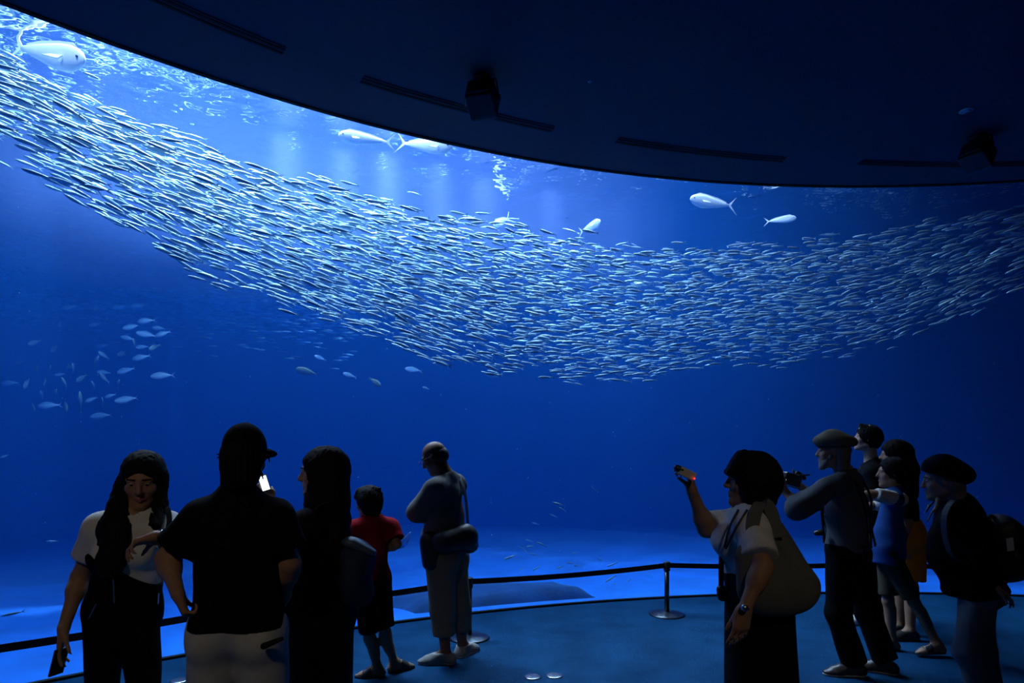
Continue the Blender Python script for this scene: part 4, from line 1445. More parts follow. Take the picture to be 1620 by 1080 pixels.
# ---- bald man with arms folded
o = Fig('bald bespectacled man in a grey shirt and cropped khaki trousers, arms folded, looking down', 4.58, 1.64, (706, 765), (706, 882), 68, (687, 722), 80, -28,
        elbows={'L': (665, 806, -0.10), 'R': (682, 812, 0.30)}, wrists={'L': (694, 806, 0.12), 'R': (672, 800, -0.02)},
        knees={'L': (700, 962, -0.04), 'R': (724, 960, 0.10)}, ankles={'L': (705, 1040, 0.0), 'R': (732, 1024, 0.18)}, toes={'L': 92, 'R': -30},
        skin_m=SK_brown, male=True, girth=1.06, shw=0.175, hipw=0.09, vox=0.009, belly=0.6)
o.hand('L', (0.3, 0.9, 0.05), (-0.5, 0.2, -0.3))
o.hand('R', (0.2, -0.9, 0.1), (0.6, 0.2, 0.0))
o.body()
o.eyes()
o.top('shirt', M_greyshirt, 0.0, 1.9, 0.020, 0.016, 0.006, extra=[cone(o.neck - o.f * 0.02, o.neck + UP * 0.035 + o.f * 0.01, 0.066, 0.062, 0.02)], clips=[(o.neck + UP * 0.03, UP + o.f * 0.7)])
pr = []
for q in 'LR':
    kn, an = o.K[q], o.A[q]
    e = an + (kn - an) * 0.42
    pr += [cone(o.Hp[q], kn, 0.118, 0.092, 0.04), cone(kn, e - UP * 0.03, 0.092, 0.084, 0.03, clip=[(e, -UP)])]
skin('cropped_trousers', grow(o.hipp, 0.018) + pr, 0.009, M_khaki, o.root, wrinkles(0.006, 20, 1.0, (1, 1, 0.3)), [(o.t(0.2), UP)])
o.shoes(M_shoe_grey, M_sole_pale, 0.013)
skin('cropped_hair', [ell(o.HP(-0.025, 0, -0.012), (o.hr, o.hf, o.hu), (0.0735, 0.085, 0.075), 0.01), ell(o.HP(0.10, 0, -0.04), (o.hr, o.hf, o.hu), (0.09, 0.1, 0.12), 0.01, sub=True)], 0.006, M_dark, o.root, None,
     [(o.HP(0, 0, -0.07), -o.hu), (o.HP(-0.03, 0, 0.035), o.hu + o.hf * 0.35)])
gl = empty('spectacles', (0, 0, 0))
gl.parent = o.root
gl.location = (0, 0, 0)
for q in (-1, 1):
    ring = [o.HP(0.112, q * 0.034 + 0.023 * math.cos(a), -0.004 + 0.017 * math.sin(a)) for a in np.linspace(0, 2 * math.pi, 13)]
    tube_obj('rim', ring, 0.0016, M_dark, o.root, 36, 5).parent = gl
    tube_obj('temple', [o.HP(0.111, q * 0.057, 0.002), o.HP(0.05, q * 0.080, 0.004), o.HP(-0.01, q * 0.080, 0.0)], 0.0018, M_dark, o.root, 8, 5).parent = gl
tube_obj('bridge', [o.HP(0.112, -0.011, 0.0), o.HP(0.116, 0, 0.003), o.HP(0.112, 0.011, 0.0)], 0.0016, M_dark, o.root, 6, 5).parent = gl
# his bag
bag = empty('shoulder_bag', o.P(715, 880, -0.18))
tag(bag, 'black shoulder bag slung across the hip of the bald man', 'bag')
skin('bag_body', [cone(o.P(700, 858, -0.20), o.P(738, 848, -0.10), 0.075, 0.085, 0.04, (np.array((0, 1, 0)), 1.25)), cone(o.P(734, 850, -0.10), o.P(744, 862, -0.04), 0.075, 0.06, 0.04)], 0.009, M_nylon, bag, wrinkles(0.004, 22, 2))
pc = skin('pouch', [cone(o.P(680, 856, -0.16), o.P(681, 890, -0.17), 0.072, 0.060, 0.04, (np.array((0, 1, 0)), 1.35))], 0.009, M_nylon, bag, wrinkles(0.003, 22, 5))
strap_obj('strap', [o.P(741, 842, -0.08), o.P(738, 800, -0.04), o.P(732, 766, 0.02), o.P(716, 749, 0.10), o.P(690, 778, 0.12), o.P(676, 838, -0.04)], (0.3, 1, 0.2), 0.038, 0.005, M_nylon, bag)

# ---- woman taking a picture
p = Fig('woman with a black bob, white top and long black skirt, raising a compact camera', 2.7, 1.56, (1186, 822), (1200, 912), 72, (1188, 757), 76, 2,
        elbows={'R': (1118, 836, 0.10), 'L': (1206, 898, -0.29)}, wrists={'R': (1095, 778, 0.03), 'L': (1178, 962, -0.33)},
        skin_m=SK_tan, vox=0.0075, bust=1.0, girth=0.98, shw=0.155, belly=0.3, hs=0.93)
p.hand('R', (-0.12, 0.0, 1), (-0.9, 0.3, 0.0), (52, 48, 58, 62), 0.9, 30, sc=0.88)
p.hand('L', (-0.22, -0.1, -1), (-0.2, 0.95, 0), (14, 18, 20, 22), 0.18, 8, sc=0.88)
p.body()
p.eyes()
p.top('white_top', M_white_tee, 0.0, 0.8, 0.020, 0.016, 0.005, sl={'R': 0.85, 'L': 0.78}, extra=[cone(p.neck, p.neck + UP * 0.03, 0.068, 0.062, 0.03)], neck_cut=0.03)
hem = np.array((p.hip[0] + 0.02, p.hip[1], 0.20))
skin('skirt', grow(p.hipp, 0.02) + [cone(p.hip + UP * 0.0, hem, 0.185, 0.225, 0.06, (p.f, 1.35), clip=[(hem + UP * 0.02, -UP)])],
     0.009, M_charcoal, p.root, wrinkles(0.008, 26, 0.3, (1, 1, 0.08)), [(p.t(0.12), UP)])
p.shoes(M_shoe_dark, M_sole)
hp = p.HP
lk = [ell(hp(-0.02, 0, 0.005), (p.hr, p.hf, p.hu), (0.092, 0.102, 0.100), 0.03), cone(hp(-0.035, 0, -0.03), hp(-0.030, 0, -0.085), 0.094, 0.080, 0.03),
      cone(hp(0.01, 0.074, 0.0), hp(0.005, 0.080, -0.095), 0.028, 0.026, 0.03), cone(hp(0.01, -0.074, 0.0), hp(0.005, -0.08, -0.09), 0.028, 0.026, 0.03)]
lk += [cone(hp(0.04, q * 0.02, 0.09), hp(0.098, q * 0.022, 0.026), 0.032, 0.012, 0.02) for q in (-3, -2, -1, 0, 1, 2, 3)]
pr = [ell(hp(-0.012, 0, 0.022), (p.hr, p.hf, p.hu), np.array((0.086, 0.104, 0.100)), 0.02)] + lk[:4]
pr.append(ell(hp(0.118, 0, -0.075), (p.hr, p.hf, p.hu), (0.070, 0.085, 0.105), 0.012, sub=True))
pr += lk[4:]
skin('bob_hair', pr, 0.007, M_hair_black, p.root, strands(0.0025, hp(0, 0, 0), 40, 3), [(hp(-0.02, 0, -0.130), -UP + p.f * 0.12)])
for (pts, wd) in (([p.P(1168, 806, -0.12), p.P(1154, 834, -0.15), p.P(1146, 866, -0.14)], 0.012), ([p.P(1182, 806, -0.16), p.P(1164, 836, -0.18), p.P(1148, 868, -0.15)], 0.012)):
    tube_obj('lanyard', pts, 0.0045, M_dark, p.root, 10, 6)
wt = tube_obj('wristwatch', [p.P(1170, 957, -0.33), p.P(1178, 962, -0.367), p.P(1187, 963, -0.33), p.P(1179, 958, -0.292), p.P(1170, 957, -0.33)], 0.0045, M_dark, p.root, 24, 6)
skin('watch_face', [cone(p.P(1178, 961, -0.367), p.P(1178, 961, -0.373), 0.014, 0.014, 0.002)], 0.004, M_silver, wt)
# compact camera in her hand
cm = box_obj('compact_camera', p.P(1087, 749, -0.06), screen_axes(24, 8), (0.075, 0.020, 0.036), M_beige, None, 0.005)
tag(cm, 'pale compact camera with a red light held up by the woman with the bob', 'camera')
lens = skin('lens', [cone(p.P(1078, 743, -0.06), p.P(1071, 740, -0.06), 0.015, 0.014, 0.002)], 0.0035, M_camera, cm, relax=0)
skin('indicator_light', [ball_(p.P(1098.5, 757, -0.074), 0.0042, 0.001)], 0.0018, M_red_led, cm, relax=0)
# tote bag
tb = empty('tote_bag', p.P(1228, 968, -0.22))
tag(tb, 'large slouchy grey canvas tote on the shoulder of the woman with the bob', 'bag')
dn = np.array((0, 1.0, 0))
skin('bag_body', [cone(p.P(1208, 936, -0.235), p.P(1262, 936, -0.215), 0.080, 0.075, 0.05, (dn, 1.5)), cone(p.P(1206, 872, -0.22), p.P(1222, 930, -0.235), 0.065, 0.105, 0.05, (dn, 2.0)),
                  cone(p.P(1228, 862, -0.17), p.P(1255, 930, -0.215), 0.045, 0.085, 0.05, (dn, 1.8)), cone(p.P(1186, 880, -0.235), p.P(1196, 930, -0.235), 0.055, 0.075, 0.05, (dn, 1.8)),
                  cone(p.P(1232, 830, -0.10), p.P(1258, 925, -0.215), 0.020, 0.074, 0.05, (dn, 1.8))],
     0.009, M_canvas, tb, wrinkles(0.005, 18, 3), [(p.P(1228, 966, 0), -UP)])
strap_obj('strap', [p.P(1190, 888, -0.245), p.P(1190, 840, -0.225), p.P(1197, 806, -0.19), p.P(1207, 795, -0.15), p.P(1219, 806, -0.17), p.P(1232, 850, -0.215)], tuple(p.f), 0.048, 0.006, M_canvas, tb)
# pouch hanging on her front
cp = empty('camera_pouch', p.P(1141, 935, -0.02))
tag(cp, 'small black pouch dangling on a cord in front of the long black skirt', 'bag')
skin('pouch_body', [cone(p.P(1141, 932, -0.02), p.P(1143, 943, -0.02), 0.020, 0.022, 0.01)], 0.005, M_nylon, cp)
strap_obj('strap', [p.P(1142, 864, -0.04), p.P(1141, 895, -0.035), p.P(1141, 930, -0.02)], (1, 0, 0), 0.022, 0.004, M_nylon, cp, 6)

# ---- bearded photographer with suspenders
c = Fig('bearded man in a flat cap, suspenders and rolled sleeves, filming the tank', 4.38, 1.70, (1337, 760), (1340, 872), 46, (1318, 712), 66, 0,
        elbows={'L': (1268, 800, -0.16), 'R': (1290, 790, 0.22)}, wrists={'L': (1243, 779, -0.06), 'R': (1262, 766, 0.12)},
        knees={'L': (1326, 968, -0.06), 'R': (1372, 966, 0.06)}, ankles={'L': (1352, 1052, -0.05), 'R': (1402, 1048, 0.0)}, toes={'L': 84, 'R': 60},
        skin_m=SK_light, male=True, girth=1.05, shw=0.178, vox=0.009)
c.hand('L', (-0.6, 0.2, 0.6), (-0.1, 0.3, 1), (40, 50, 55, 60), 0.8, 25)
c.hand('R', (-0.8, 0.0, 0.3), (-0.2, -0.9, 0.2), (40, 50, 55, 60), 0.8, 25)
c.body()
c.eyes()
c.top('shirt', M_blueshirt, 0.02, 1.55, 0.020, 0.018, 0.006, extra=[cone(c.neck, c.neck + UP * 0.035, 0.066, 0.060, 0.02)], clips=[(c.neck + UP * 0.03, UP + c.f * 0.5)])
c.trousers('trousers', M_blackcloth, 0.14, 0.03, 0.020, 0.022)
c.shoes(M_shoe_dark, M_sole_pale, 0.012)
hp = c.HP
skin('beard', [cone(hp(0.055, 0, -0.085), hp(0.078, 0, -0.128), 0.038, 0.016, 0.03), cone(hp(0.02, 0.058, -0.05), hp(0.06, 0.02, -0.115), 0.020, 0.024, 0.02), cone(hp(0.02, -0.058, -0.05), hp(0.06, -0.02, -0.115), 0.020, 0.024, 0.02)], 0.006, M_hair_grey, c.root, strands(0.0018, hp(0, 0, 0), 40, 20))
skin('grey_hair', [cone(hp(-0.05, q * 0.04, -0.01), hp(-0.058, q * 0.048, -0.125), 0.052, 0.034, 0.03) for q in (-1, 1)] + [cone(hp(-0.06, 0, 0.0), hp(-0.072, 0, -0.12), 0.055, 0.03, 0.03)], 0.007, M_hair_grey, c.root, strands(0.003, hp(-0.05, 0, 0), 30, 9))
fc = skin('flat_cap', [ell(hp(-0.012, 0, 0.062), (c.hr, c.hf - c.hu * 0.22, c.hu), (0.112, 0.138, 0.062), 0.03), cone(hp(0.0, 0, 0.03), hp(0, 0, 0.05), 0.096, 0.10, 0.02)], 0.008, M_khaki, c.root, wrinkles(0.002, 30, 1), [(hp(-0.01, 0, 0.028), -c.hu)])
fc['label'] = 'flat khaki cap'
skin('cap_band', [ell(hp(-0.012, 0, 0.03), (c.hr, c.hf, c.hu), (0.100, 0.120, 0.05), 0.01)], 0.007, M_dark, fc, None, [(hp(0, 0, 0.044), c.hu), (hp(0, 0, 0.024), -c.hu)])
for q in (-1, 1):
    a = c.t(0.10) - c.f * 0.165 + c.r * 0.05 * q
    strap_obj('suspender', [a, c.t(0.45) - c.f * 0.150 - c.r * 0.005 * q, c.t(0.8) - c.f * 0.138 - c.r * 0.06 * q, c.t(1.09) - c.f * 0.03 - c.r * 0.09 * q, c.t(0.8) + c.f * 0.118 - c.r * 0.09 * q, c.t(0.12) + c.f * 0.115 - c.r * 0.10 * q], tuple(c.r), 0.034, 0.006, M_dark, c.root, 40)
skin('belt', [cone(c.t(0.06), c.t(0.11), 0.172, 0.172, 0.01, (c.f, 1.25))], 0.008, M_shoe_dark, c.root, None, [(c.t(0.115), UP), (c.t(0.06), -UP)])
skin('belt_pouch', [cone(c.P(1292, 843, -0.06), c.P(1299, 842, -0.06), 0.022, 0.026, 0.01, (UP, 1.2))], 0.006, M_nylon, c.root)
# his camera
vc = empty('video_camera', c.P(1246, 765, 0.02))
tag(vc, 'black camera with a small bright screen in the hands of the bearded man', 'camera')
ax_ = screen_axes(14, 12)
box_obj('camera_body', c.P(1250, 758, 0.03), ax_, (0.13, 0.085, 0.085), M_camera, vc, 0.012)
skin('lens', [cone(c.P(1238, 756, 0.05), c.P(1226, 746, 0.08), 0.036, 0.044, 0.01)], 0.006, M_camera, vc, relax=0)
bm = bmesh.new()
bm_tube(bm, [Vector(c.P(1258, 752, 0.0) - np.array(vc.location)), Vector(c.P(1281, 751, -0.02) - np.array(vc.location))], 0.0055, 8)
from_bm('boom_rod', bm, M_camera, vc, True)
skin('viewfinder', [cone(c.P(1262, 749, 0.02), c.P(1272, 756, 0.02), 0.020, 0.016, 0.01)], 0.005, M_camera, vc, relax=0)
fl_ = box_obj('flip_screen', c.P(1237.5, 763, -0.075), screen_axes(18, 4), (0.060, 0.010, 0.072), M_camera, vc, 0.004)
sc_ = box_obj('lit_panel', c.P(1237.5, 762.5, -0.082), screen_axes(18, 4), (0.042, 0.003, 0.052), M_screen, fl_, 0.001)

# ---- tall man behind the photographer
t8 = Fig('man with short dark hair in a black jacket, behind the bearded photographer', 5.62, 1.74, (1378, 745), (1372, 840), 66, (1372, 692), 68, 8,
         ankles={'L': (1366, 983, 0.0), 'R': (1386, 985, 0.12)}, knees={'L': (1370, 915, 0), 'R': (1382, 915, 0.15)}, toes={'L': 92, 'R': 80}, male=True, skin_m=SK_light, vox=0.011, girth=1.0)
t8.rest_hand('L')
t8.rest_hand('R')
t8.body()
t8.top('jacket', M_blackcloth, -0.06, 1.9, 0.024, 0.02, 0.004, neck_cut=0.03, extra=[cone(t8.neck, t8.neck + UP * 0.05, 0.07, 0.066, 0.02)])
t8.trousers('trousers', M_blackcloth, 0.15, 0.04, 0.018, 0.018)
t8.shoes(M_shoe_white, M_sole_pale, 0.012)
hp = t8.HP
t8.hair_cap(0.016, 0.02, -0.09, [cone(hp(0.05, q * 0.03, 0.09), hp(0.075, q * 0.035, 0.115), 0.03, 0.012, 0.02) for q in (-1, 0, 1)] + [cone(hp(-0.07, 0, 0.06), hp(-0.105, 0.02, 0.075), 0.03, 0.01, 0.02), cone(hp(-0.06, 0, 0), hp(-0.05, 0, -0.09), 0.07, 0.045, 0.03)], M_hair_black, 0.009, 0.003, 22)

# ---- woman in orange skirt
t9 = Fig('woman with a long black ponytail, dark top and orange skirt, behind the girl in blue', 5.2, 1.60, (1428, 768), (1431, 848), 62, (1415, 718), 66, 0,
         ankles={'L': (1440, 1000, -0.05), 'R': (1425, 1000, 0.12)}, knees={'L': (1441, 930, -0.02), 'R': (1425, 930, 0.1)}, toes={'L': 90, 'R': 85}, skin_m=SK_tan, vox=0.011, girth=1.0, bust=0.6, shw=0.155)
t9.rest_hand('L')
t9.rest_hand('R')
t9.body()
t9.top('dark_top', M_blackcloth, 0.22, 0.9, 0.02, 0.016, 0.004, neck_cut=0.008)
hem = np.array((t9.hip[0] + 0.03, t9.hip[1], EYE + (HORIZON - 918) / FPX * 5.2))
skin('orange_skirt', grow(t9.hipp, 0.022) + [cone(t9.hip + UP * 0.02, hem - UP * 0.05, 0.155, 0.125, 0.05, (t9.r, 1.15), clip=[(hem, -UP)])], 0.011, M_orange, t9.root, wrinkles(0.005, 22, 2, (1, 1, 0.1)), [(t9.t(0.34), UP)])
t9.shoes(M_shoe_dark, M_sole, 0.010)
skin('sash_bow', [cone(t9.P(1432, 800, -0.06), t9.P(1449, 805, -0.04), 0.022, 0.026, 0.01, (np.array((0, 1, 0)), 2.0))], 0.008, M_blackcloth, t9.root)
hp = t9.HP
t9.hair_cap(0.018, 0.03, None, [cone(hp(-0.07, 0, 0.02), t9.P(1438, 742, -0.03), 0.07, 0.066, 0.04), cone(t9.P(1438, 742, -0.03), t9.P(1444, 780, -0.02), 0.068, 0.042, 0.04), cone(t9.P(1444, 776, -0.02), t9.P(1450, 786, -0.02), 0.035, 0.012, 0.03)], M_hair_black, 0.010, 0.004, 26)

# ---- girl in blue stepping forward
g2 = Fig('girl in a blue tee with white sleeves and olive shorts, one arm out', 4.84, 1.48, (1414, 784), (1404, 872), 62, (1411, 746), 70, 0,
         elbows={'L': (1388, 782, -0.16), 'R': (1390, 800, 0.2)}, wrists={'L': (1352, 780, -0.10), 'R': (1358, 800, 0.22)},
         knees={'L': (1446, 952, -0.05), 'R': (1405, 950, 0.05)}, ankles={'L': (1484, 1020, -0.10), 'R': (1412, 1018, 0.05)}, toes={'L': 92, 'R': 88},
         skin_m=SK_tan, vox=0.010, girth=0.80, shw=0.14, hs=0.94)
g2.rest_hand('L')
g2.rest_hand('R')
g2.body()
g2.top('blue_tee', M_blue_tee, -0.22, 0.0, 0.018, 0.016, 0.004, neck_cut=0.004, extra=[cone(g2.t(0.3), g2.t(-0.3), 0.128, 0.135, 0.04, (g2.f, 1.1))])
for q in 'LR':
    d = unit(g2.E[q] - g2.S[q])
    skin('white_sleeve', [cone(g2.S[q] - d * 0.05, g2.E[q] + d * 0.05, 0.056, 0.050, 0.02, clip=[(g2.E[q] + d * 0.02, d)])], 0.010, M_white_tee, g2.root, wrinkles(0.004, 24, 1))
g2.trousers('shorts', M_olive, 0.2, 1.12, 0.010, 0.014)
g2.sandals(M_shoe_dark)
hp = g2.HP
g2.hair_cap(0.014, 0.04, None, [cone(hp(-0.06, 0, 0.0), hp(-0.085, 0, -0.05), 0.06, 0.05, 0.03), cone(hp(-0.09, 0, -0.03), hp(-0.12, 0, -0.17), 0.04, 0.03, 0.03)], M_hair_black, 0.009, 0.003, 26)

# ---- woman in black beret with backpack
r_ = Fig('woman in black beret, black jacket and pale jeans, leaning forward under a backpack', 3.8, 1.60, (1516, 812), (1548, 930), 54, (1490, 758), 64, -6,
         elbows={'L': (1556, 880, -0.22), 'R': (1530, 890, 0.2)}, wrists={'L': (1571, 926, -0.17), 'R': (1528, 862, 0.10)},
         knees={'L': (1530, 1030, -0.06), 'R': (1553, 1030, 0.06)}, ankles={'L': (1552, 1105, -0.05), 'R': (1570, 1100, 0.1)}, toes={'L': 84, 'R': 76},
         skin_m=SK_light, vox=0.009, girth=1.06, bust=0.6, shw=0.16)
r_.hand('L', (0.7, -0.1, -0.55), (-0.6, 0.1, -0.6), (20, 24, 28, 30), 0.6, 14, sc=0.9)
r_.rest_hand('R')
r_.body()
r_.eyes()
pr = grow(r_.torso, 0.034)
pr += [cone(r_.t(0.55), r_.P(1502, 930, 0.0), 0.135, 0.05, 0.06, (r_.r, 0.8)), cone(r_.t(0.9), r_.P(1500, 880, 0), 0.11, 0.11, 0.08)]
for q in 'LR':
    pr += [cone(r_.S[q], r_.E[q], 0.072, 0.062, 0.04), cone(r_.E[q], r_.W[q], 0.062, 0.046, 0.03, clip=[(r_.W[q] * 0.9 + r_.E[q] * 0.1, unit(r_.W[q] - r_.E[q]))])]
pr.append(cone(r_.neck + UP * 0.02, r_.neck + UP * 0.2 + r_.f * 0.08, 0.055, 0.09, 0.006, sub=True))
skin('jacket', pr, 0.010, M_blackcloth, r_.root, wrinkles(0.005, 18, 2), [(r_.P(1512, 944, 0), (0.30, 0.0, -1.0))])
r_.trousers('jeans', M_denim, 0.15, 0.05, 0.012, 0.010, noise=0.004)
r_.shoes(M_shoe_dark, M_sole)
hp = r_.HP
bt = skin('beret', [ell(hp(-0.042, 0, 0.052), (r_.hr, r_.hf + r_.hu * 0.42, r_.hu - r_.hf * 0.42), (0.132, 0.138, 0.078), 0.03), cone(hp(0.0, 0, 0.03), hp(-0.01, 0, 0.05), 0.094, 0.10, 0.04)], 0.008, M_blackcloth, r_.root, wrinkles(0.003, 26, 3), [(hp(-0.01, 0, 0.010), -r_.hu * 0.9 + r_.hf * 0.42)])
r_.hair_cap(0.008, 0.03, None, [cone(hp(-0.055, q * 0.035, -0.02), r_.P(1514, 796, q * -0.05), 0.045, 0.05, 0.04) for q in (-1, 1)] + [cone(r_.P(1514, 796, 0), r_.P(1532, 812, -0.05), 0.06, 0.02, 0.04),
             cone(hp(0.0, 0.075, -0.03), r_.P(1483, 798, -0.06), 0.013, 0.013, 0.02), cone(r_.P(1483, 798, -0.06), r_.P(1466, 826, -0.10), 0.012, 0.004, 0.01), cone(hp(0.0, -0.07, -0.03), r_.P(1470, 800, 0.05), 0.010, 0.009, 0.01), cone(r_.P(1470, 800, 0.05), r_.P(1462, 816, 0.04), 0.008, 0.003, 0.01)], M_hair_grey, 0.008, 0.003, 34)
bp = empty('backpack', r_.P(1590, 916, -0.02))
tag(bp, 'large black backpack with a white paper in its side pocket, worn by the beret woman', 'backpack')
by = r_.P(1592, 866, -0.02)
axb = screen_axes(6, 10)
skin('pack_body', [cone(r_.P(1582, 832, 0.0), r_.P(1586, 900, 0.0), 0.070, 0.080, 0.05, (axb[1], 0.62)), cone(r_.P(1600, 840, 0.0), r_.P(1606, 900, 0.0), 0.045, 0.050, 0.05, (axb[1], 0.55)), cone(r_.P(1566, 840, 0), r_.P(1572, 895, 0), 0.05, 0.055, 0.05, (axb[1], 0.6))], 0.010, M_nylon, bp, wrinkles(0.004, 20, 2))
skin('front_pocket', [cone(r_.P(1603, 880, -0.05), r_.P(1605, 906, -0.05), 0.050, 0.052, 0.03, (axb[0], 1.1))], 0.009, M_nylon, bp)
box_obj('paper', r_.P(1598, 861, -0.135), screen_axes(-6, 16), (0.055, 0.003, 0.075), mat('white_paper', (0.7, 0.7, 0.66), 0.8), bp, 0.0005)
tube_obj('grab_handle', [r_.P(1563, 828, -0.02), r_.P(1567, 815, -0.02), r_.P(1576, 822, -0.02)], 0.010, M_nylon, bp, 10)
for dd in (-0.15, 0.12):
    strap_obj('strap', [r_.P(1570, 828, dd * 0.5), r_.P(1540, 806, dd), r_.P(1512, 790, dd), r_.P(1494, 822, dd * 1.05), r_.P(1508, 880, dd * 1.1), r_.P(1560, 900, dd * 0.8)], (0, 1, 0), 0.05, 0.010, M_nylon, bp)
# ---------------------------------------------------------------- things in the hall
# belt barrier in front of the window
posts = [(-3.62, 2.86), (-1.97, 4.16), (-0.352, 5.20), (1.458, 5.95), (3.50, 6.02), (5.55, 5.72), (7.3, 4.9)]
POST_H = 0.50
post_labels = ['low barrier post beyond the girl in overalls', 'low barrier post hidden behind the man in the cap', 'low barrier post just behind the legs of the bald man',
               'low barrier post standing alone in the open, its round base in full view', 'low barrier post behind the legs of the bearded photographer',
               'low barrier post beyond the beret woman and her backpack', 'last low barrier post by the wall']
for i, (x, y) in enumerate(posts):
    if not (0 < i < 6):
        continue
    r0 = empty('barrier_post', (x, y, 0))
    tag(r0, post_labels[i], 'post', 'posts of the belt barrier')
    bm = bmesh.new()
    bm_lathe(bm, [(0.001, 0.0), (0.165, 0.0), (0.168, 0.006), (0.150, 0.014), (0.05, 0.028), (0.03, 0.034), (0.001, 0.034)])
    from_bm('base', bm, M_dark_steel, r0, True)
    bm = bmesh.new()
    bm_lathe(bm, [(0.022, 0.03), (0.022, POST_H - 0.075)], seg=20)
    from_bm('pole', bm, M_dark_steel, r0, True)
    bm = bmesh.new()
    bm_lathe(bm, [(0.001, POST_H - 0.085), (0.028, POST_H - 0.085), (0.031, POST_H - 0.078), (0.031, POST_H - 0.006), (0.027, POST_H), (0.001, POST_H)], seg=24)
    hd = from_bm('belt_head', bm, M_black, r0, True)
M_belt = mat('black_webbing', (0.008, 0.008, 0.012), 0.7, bump=0.1, bscale=300)
belt_labels = ['black belt stretched past the girl in overalls and the man in the cap', 'black belt stretched behind the boy in red and the bald man',
               'black belt stretched across the open gap to the lone post', 'black belt stretched from the lone post behind the woman with the bob',
               'black belt stretched behind the beret woman', 'last length of black belt, passing the backpack']
for i in range(len(posts) - 1):
    a, b_ = np.array((*posts[i], POST_H - 0.035)), np.array((*posts[i + 1], POST_H - 0.035))
    u = unit(b_ - a)
    a2, b2 = a + u * 0.031, b_ - u * 0.031
    if i == 5:
        continue
    pts = [a2 + (b2 - a2) * t - UP * 0.018 * (1 - (2 * t - 1) ** 2) for t in np.linspace(0, 1, 14)]
    bm = bmesh.new()
    bm_strap(bm, pts, (0, 0, 1), 0.046, 0.003)
    tag(from_bm('barrier_belt', bm, M_belt), belt_labels[i], 'barrier belt', 'belts of the barrier')

# slot diffusers in the ceiling
slot_labels = ['slotted ceiling vent over the steep end of the window, nearest the camera', 'slotted ceiling vent passing behind the nearer spotlight',
               'slotted ceiling vent between the two spotlights', 'slotted ceiling vent at the dark end, passing the far spotlight']


def ceil_pt(x, y):
    d = (CEIL - EYE) * FPX / (HORIZON - y)
    return np.array(((x - CX) / FPX * d, d))


for i, ((x0, y0), (x1, y1)) in enumerate((((230, -12), (449, 80)), ((572, 125), (874, 204)), ((976, 221), (1240, 252)), ((1360, 256), (1660, 257)))):
    a, b_ = ceil_pt(x0, y0), ceil_pt(x1, y1)
    mid = (a + b_) / 2
    ra = [math.hypot(q[0] - AX, q[1] - AY) for q in (a, b_)]
    an = [math.degrees(math.atan2(q[0] - AX, q[1] - AY)) for q in (a, b_)]
    r0 = empty('ceiling_vent', (*mid, CEIL))
    tag(r0, slot_labels[i], 'vent', 'slotted vents in the ceiling')
    N = 20
    line = [arc_pt(an[0] + (an[1] - an[0]) * k / N, ra[0] + (ra[1] - ra[0]) * k / N, CEIL - 0.004) - Vector((*mid, CEIL)) for k in range(N + 1)]
    ups = [Vector((math.sin(math.radians(an[0] + (an[1] - an[0]) * k / N)), math.cos(math.radians(an[0] + (an[1] - an[0]) * k / N)), 0)) for k in range(N + 1)]
    bm = bmesh.new()
    bm_strap(bm, line, ups, 0.105, 0.008)
    from_bm('frame', bm, M_ceil, r0)
    for off in (-0.024, 0.024):
        bm = bmesh.new()
        bm_strap(bm, [p + u * off - Vector((0, 0, 0.005)) for p, u in zip(line, ups)], ups, 0.026, 0.008)
        from_bm('slot', bm, M_void, r0)

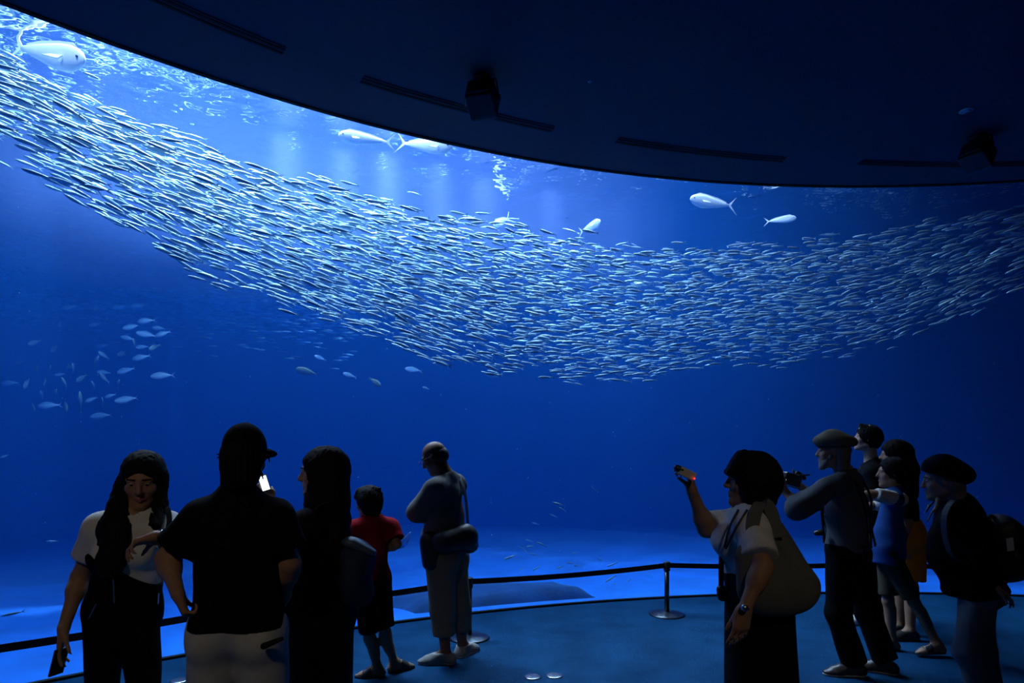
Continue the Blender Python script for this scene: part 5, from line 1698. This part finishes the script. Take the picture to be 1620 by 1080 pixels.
# spotlights under the ceiling
M_case = mat('spotlight_casing', (0.012, 0.010, 0.010), 0.6)
for (x, y, lab, yaw, tilt) in ((763, 158, 'black box spotlight under the ceiling near the middle of the window', 14, -28), (1546, 246, 'black box spotlight hung under the ceiling at the dark end', 62, -30)):
    d = (CEIL - 0.175 - EYE) * FPX / (HORIZON - y)
    c0 = px(x, y, d)
    r0 = empty('ceiling_spotlight', (c0[0], c0[1], CEIL))
    tag(r0, lab, 'spotlight', 'box spotlights under the ceiling')
    fw = fwd(-yaw, tilt)
    rt = unit(np.cross(fw, UP))
    uu = np.cross(rt, fw)
    loc = np.array((0, 0, CEIL))
    cc = c0 * (1, 1, 1)
    bm = bmesh.new()
    bm_lathe(bm, [(0.001, 0), (0.07, 0), (0.07, -0.03), (0.001, -0.03)][::-1], seg=20)
    from_bm('ceiling_plate', bm, M_case, r0, True)
    R = Matrix([list(rt), list(fw), list(uu)]).transposed()
    bm = bmesh.new()
    bm_box(bm, Vector(cc - np.array(r0.location)), (0.215, 0.20, 0.185), R, 0.012)
    from_bm('casing', bm, M_case, r0)
    bm = bmesh.new()
    bm_box(bm, Vector(cc + fw * 0.102 - np.array(r0.location)), (0.19, 0.02, 0.165), R, 0.004)
    from_bm('front_glass', bm, mat('dark_glass', (0.01, 0.01, 0.012), 0.15), r0)
    for k in range(5):
        bm = bmesh.new()
        bm_box(bm, Vector(cc - fw * 0.106 + uu * (k - 2) * 0.032 - np.array(r0.location)), (0.18, 0.03, 0.008), R, 0.001)
        from_bm('cooling_fin', bm, M_case, r0)
    bm = bmesh.new()
    hz = np.array((0, 0, 1.0))
    hx = unit(np.array((rt[0], rt[1], 0)))
    up_ = CEIL - cc[2]
    P0 = cc - np.array(r0.location)
    bm_strap(bm, [P0 + hx * 0.122 - hz * 0.01, P0 + hx * 0.124 + hz * 0.06, P0 + hx * 0.112 + hz * (up_ - 0.035), P0 - hx * 0.112 + hz * (up_ - 0.035), P0 - hx * 0.124 + hz * 0.06, P0 - hx * 0.122 - hz * 0.01],
             [tuple(np.cross(hx, hz))] * 6, 0.035, 0.008)
    from_bm('bracket', bm, M_case, r0)
    for q in (-1, 1):
        bm = bmesh.new()
        bm_tube(bm, [Vector(P0 + hx * q * 0.105), Vector(P0 + hx * q * 0.142)], 0.024, 12)
        from_bm('knob', bm, M_case, r0, True)

# recessed downlight and a sprinkler head in the ceiling
for (x, y, nm, lab, cat, r) in ((1530, 175, 'recessed_downlight', 'small recessed downlight glinting in the dark ceiling', 'ceiling light', 0.045), (933, 129, 'sprinkler_head', 'tiny sprinkler head in the bare ceiling', 'sprinkler', 0.011)):
    q = ceil_pt(x, y)
    r0 = empty(nm, (*q, CEIL))
    tag(r0, lab, cat)
    bm = bmesh.new()
    bm_lathe(bm, [(0.001, -0.004), (r, -0.004), (r * 1.3, -0.002), (r * 1.3, 0.0), (0.001, 0.0)], seg=20)
    from_bm('trim_ring', bm, M_steel, r0, True)
    bm = bmesh.new()
    bm_lathe(bm, [(0.001, -0.012), (r * 0.5, -0.010), (r * 0.7, -0.003), (0.001, -0.003)], seg=16)
    from_bm('lens' if r > 0.03 else 'deflector', bm, M_steel, r0, True)

# round floor plates in the carpet
for (x, y, lab) in ((843, 1071, 'round steel floor plate in the carpet, nearer the bald man'), (877, 1069, 'round steel floor plate in the carpet, nearer the woman with the bob'), (283, 1077, 'round steel floor plate by the jeans of the man in the cap')):
    d = EYE * FPX / (y - HORIZON)
    q = px(x, y, d)
    bm = bmesh.new()
    bm_lathe(bm, [(0.001, 0.0005), (0.058, 0.0005), (0.056, 0.006), (0.045, 0.008), (0.001, 0.008)], seg=28)
    ob = from_bm('floor_plate', bm, M_steel, None, True)
    ob.location = (q[0], q[1], 0)
    tag(ob, lab, 'floor plate', 'round floor plates')

# flat rock on the tank floor, seen behind the boy and the bald man
def rock_slab():
    n_a, n_b = 40, 14
    V, F = [], []
    for i in range(n_a + 1):
        for j in range(n_b + 1):
            u, w_ = i / n_a, j / n_b
            ang = -27.5 + 13.5 * u - 0.9 * w_
            rr = AR + 0.30 + (1.05 - 0.25 * u) * w_
            e = min(1, 6 * min(u, 1 - u, w_ * 0.8, (1 - w_) * 0.8))
            p = arc_pt(ang, rr, -0.22 + 0.27 * e + 0.02 * math.sin(9 * u + 5 * w_) * e)
            V.append(p)
            F.append((i * (n_b + 1) + j, (i + 1) * (n_b + 1) + j, (i + 1) * (n_b + 1) + j + 1, i * (n_b + 1) + j + 1)) if i < n_a and j < n_b else None
    return V, F


v, f = rock_slab()
rk = link_mesh('flat_rock', v, f, M_rock, smooth=True)
tag(rk, 'flat dark rock on the tank floor behind the boy and the bald man', 'rock')
# specks drifting in the water
specks = []
while len(specks) < 160:
    q = px(rng.uniform(20, 1600), rng.uniform(300, 900), rng.uniform(6.2, 11))
    if math.hypot(q[0] - AX, q[1] - AY) > AR + 0.4 and q[2] < SURF - 0.2:
        specks.append(q)
V, F = [], []
for q in specks:
    r = rng.uniform(0.003, 0.007)
    i0 = len(V)
    V += [q + d for d in np.array([(r, 0, 0), (-r, 0, 0), (0, r, 0), (0, -r, 0), (0, 0, r), (0, 0, -r)])]
    F += [(i0 + a, i0 + b_, i0 + c_) for a, b_, c_ in ((0, 2, 4), (2, 1, 4), (1, 3, 4), (3, 0, 4), (2, 0, 5), (1, 2, 5), (3, 1, 5), (0, 3, 5))]
tag(link_mesh('drifting_specks', V, F, mat('speck', (0.7, 0.75, 0.75), 0.8)), 'tiny pale specks drifting all through the blue water', 'specks', kind='stuff')
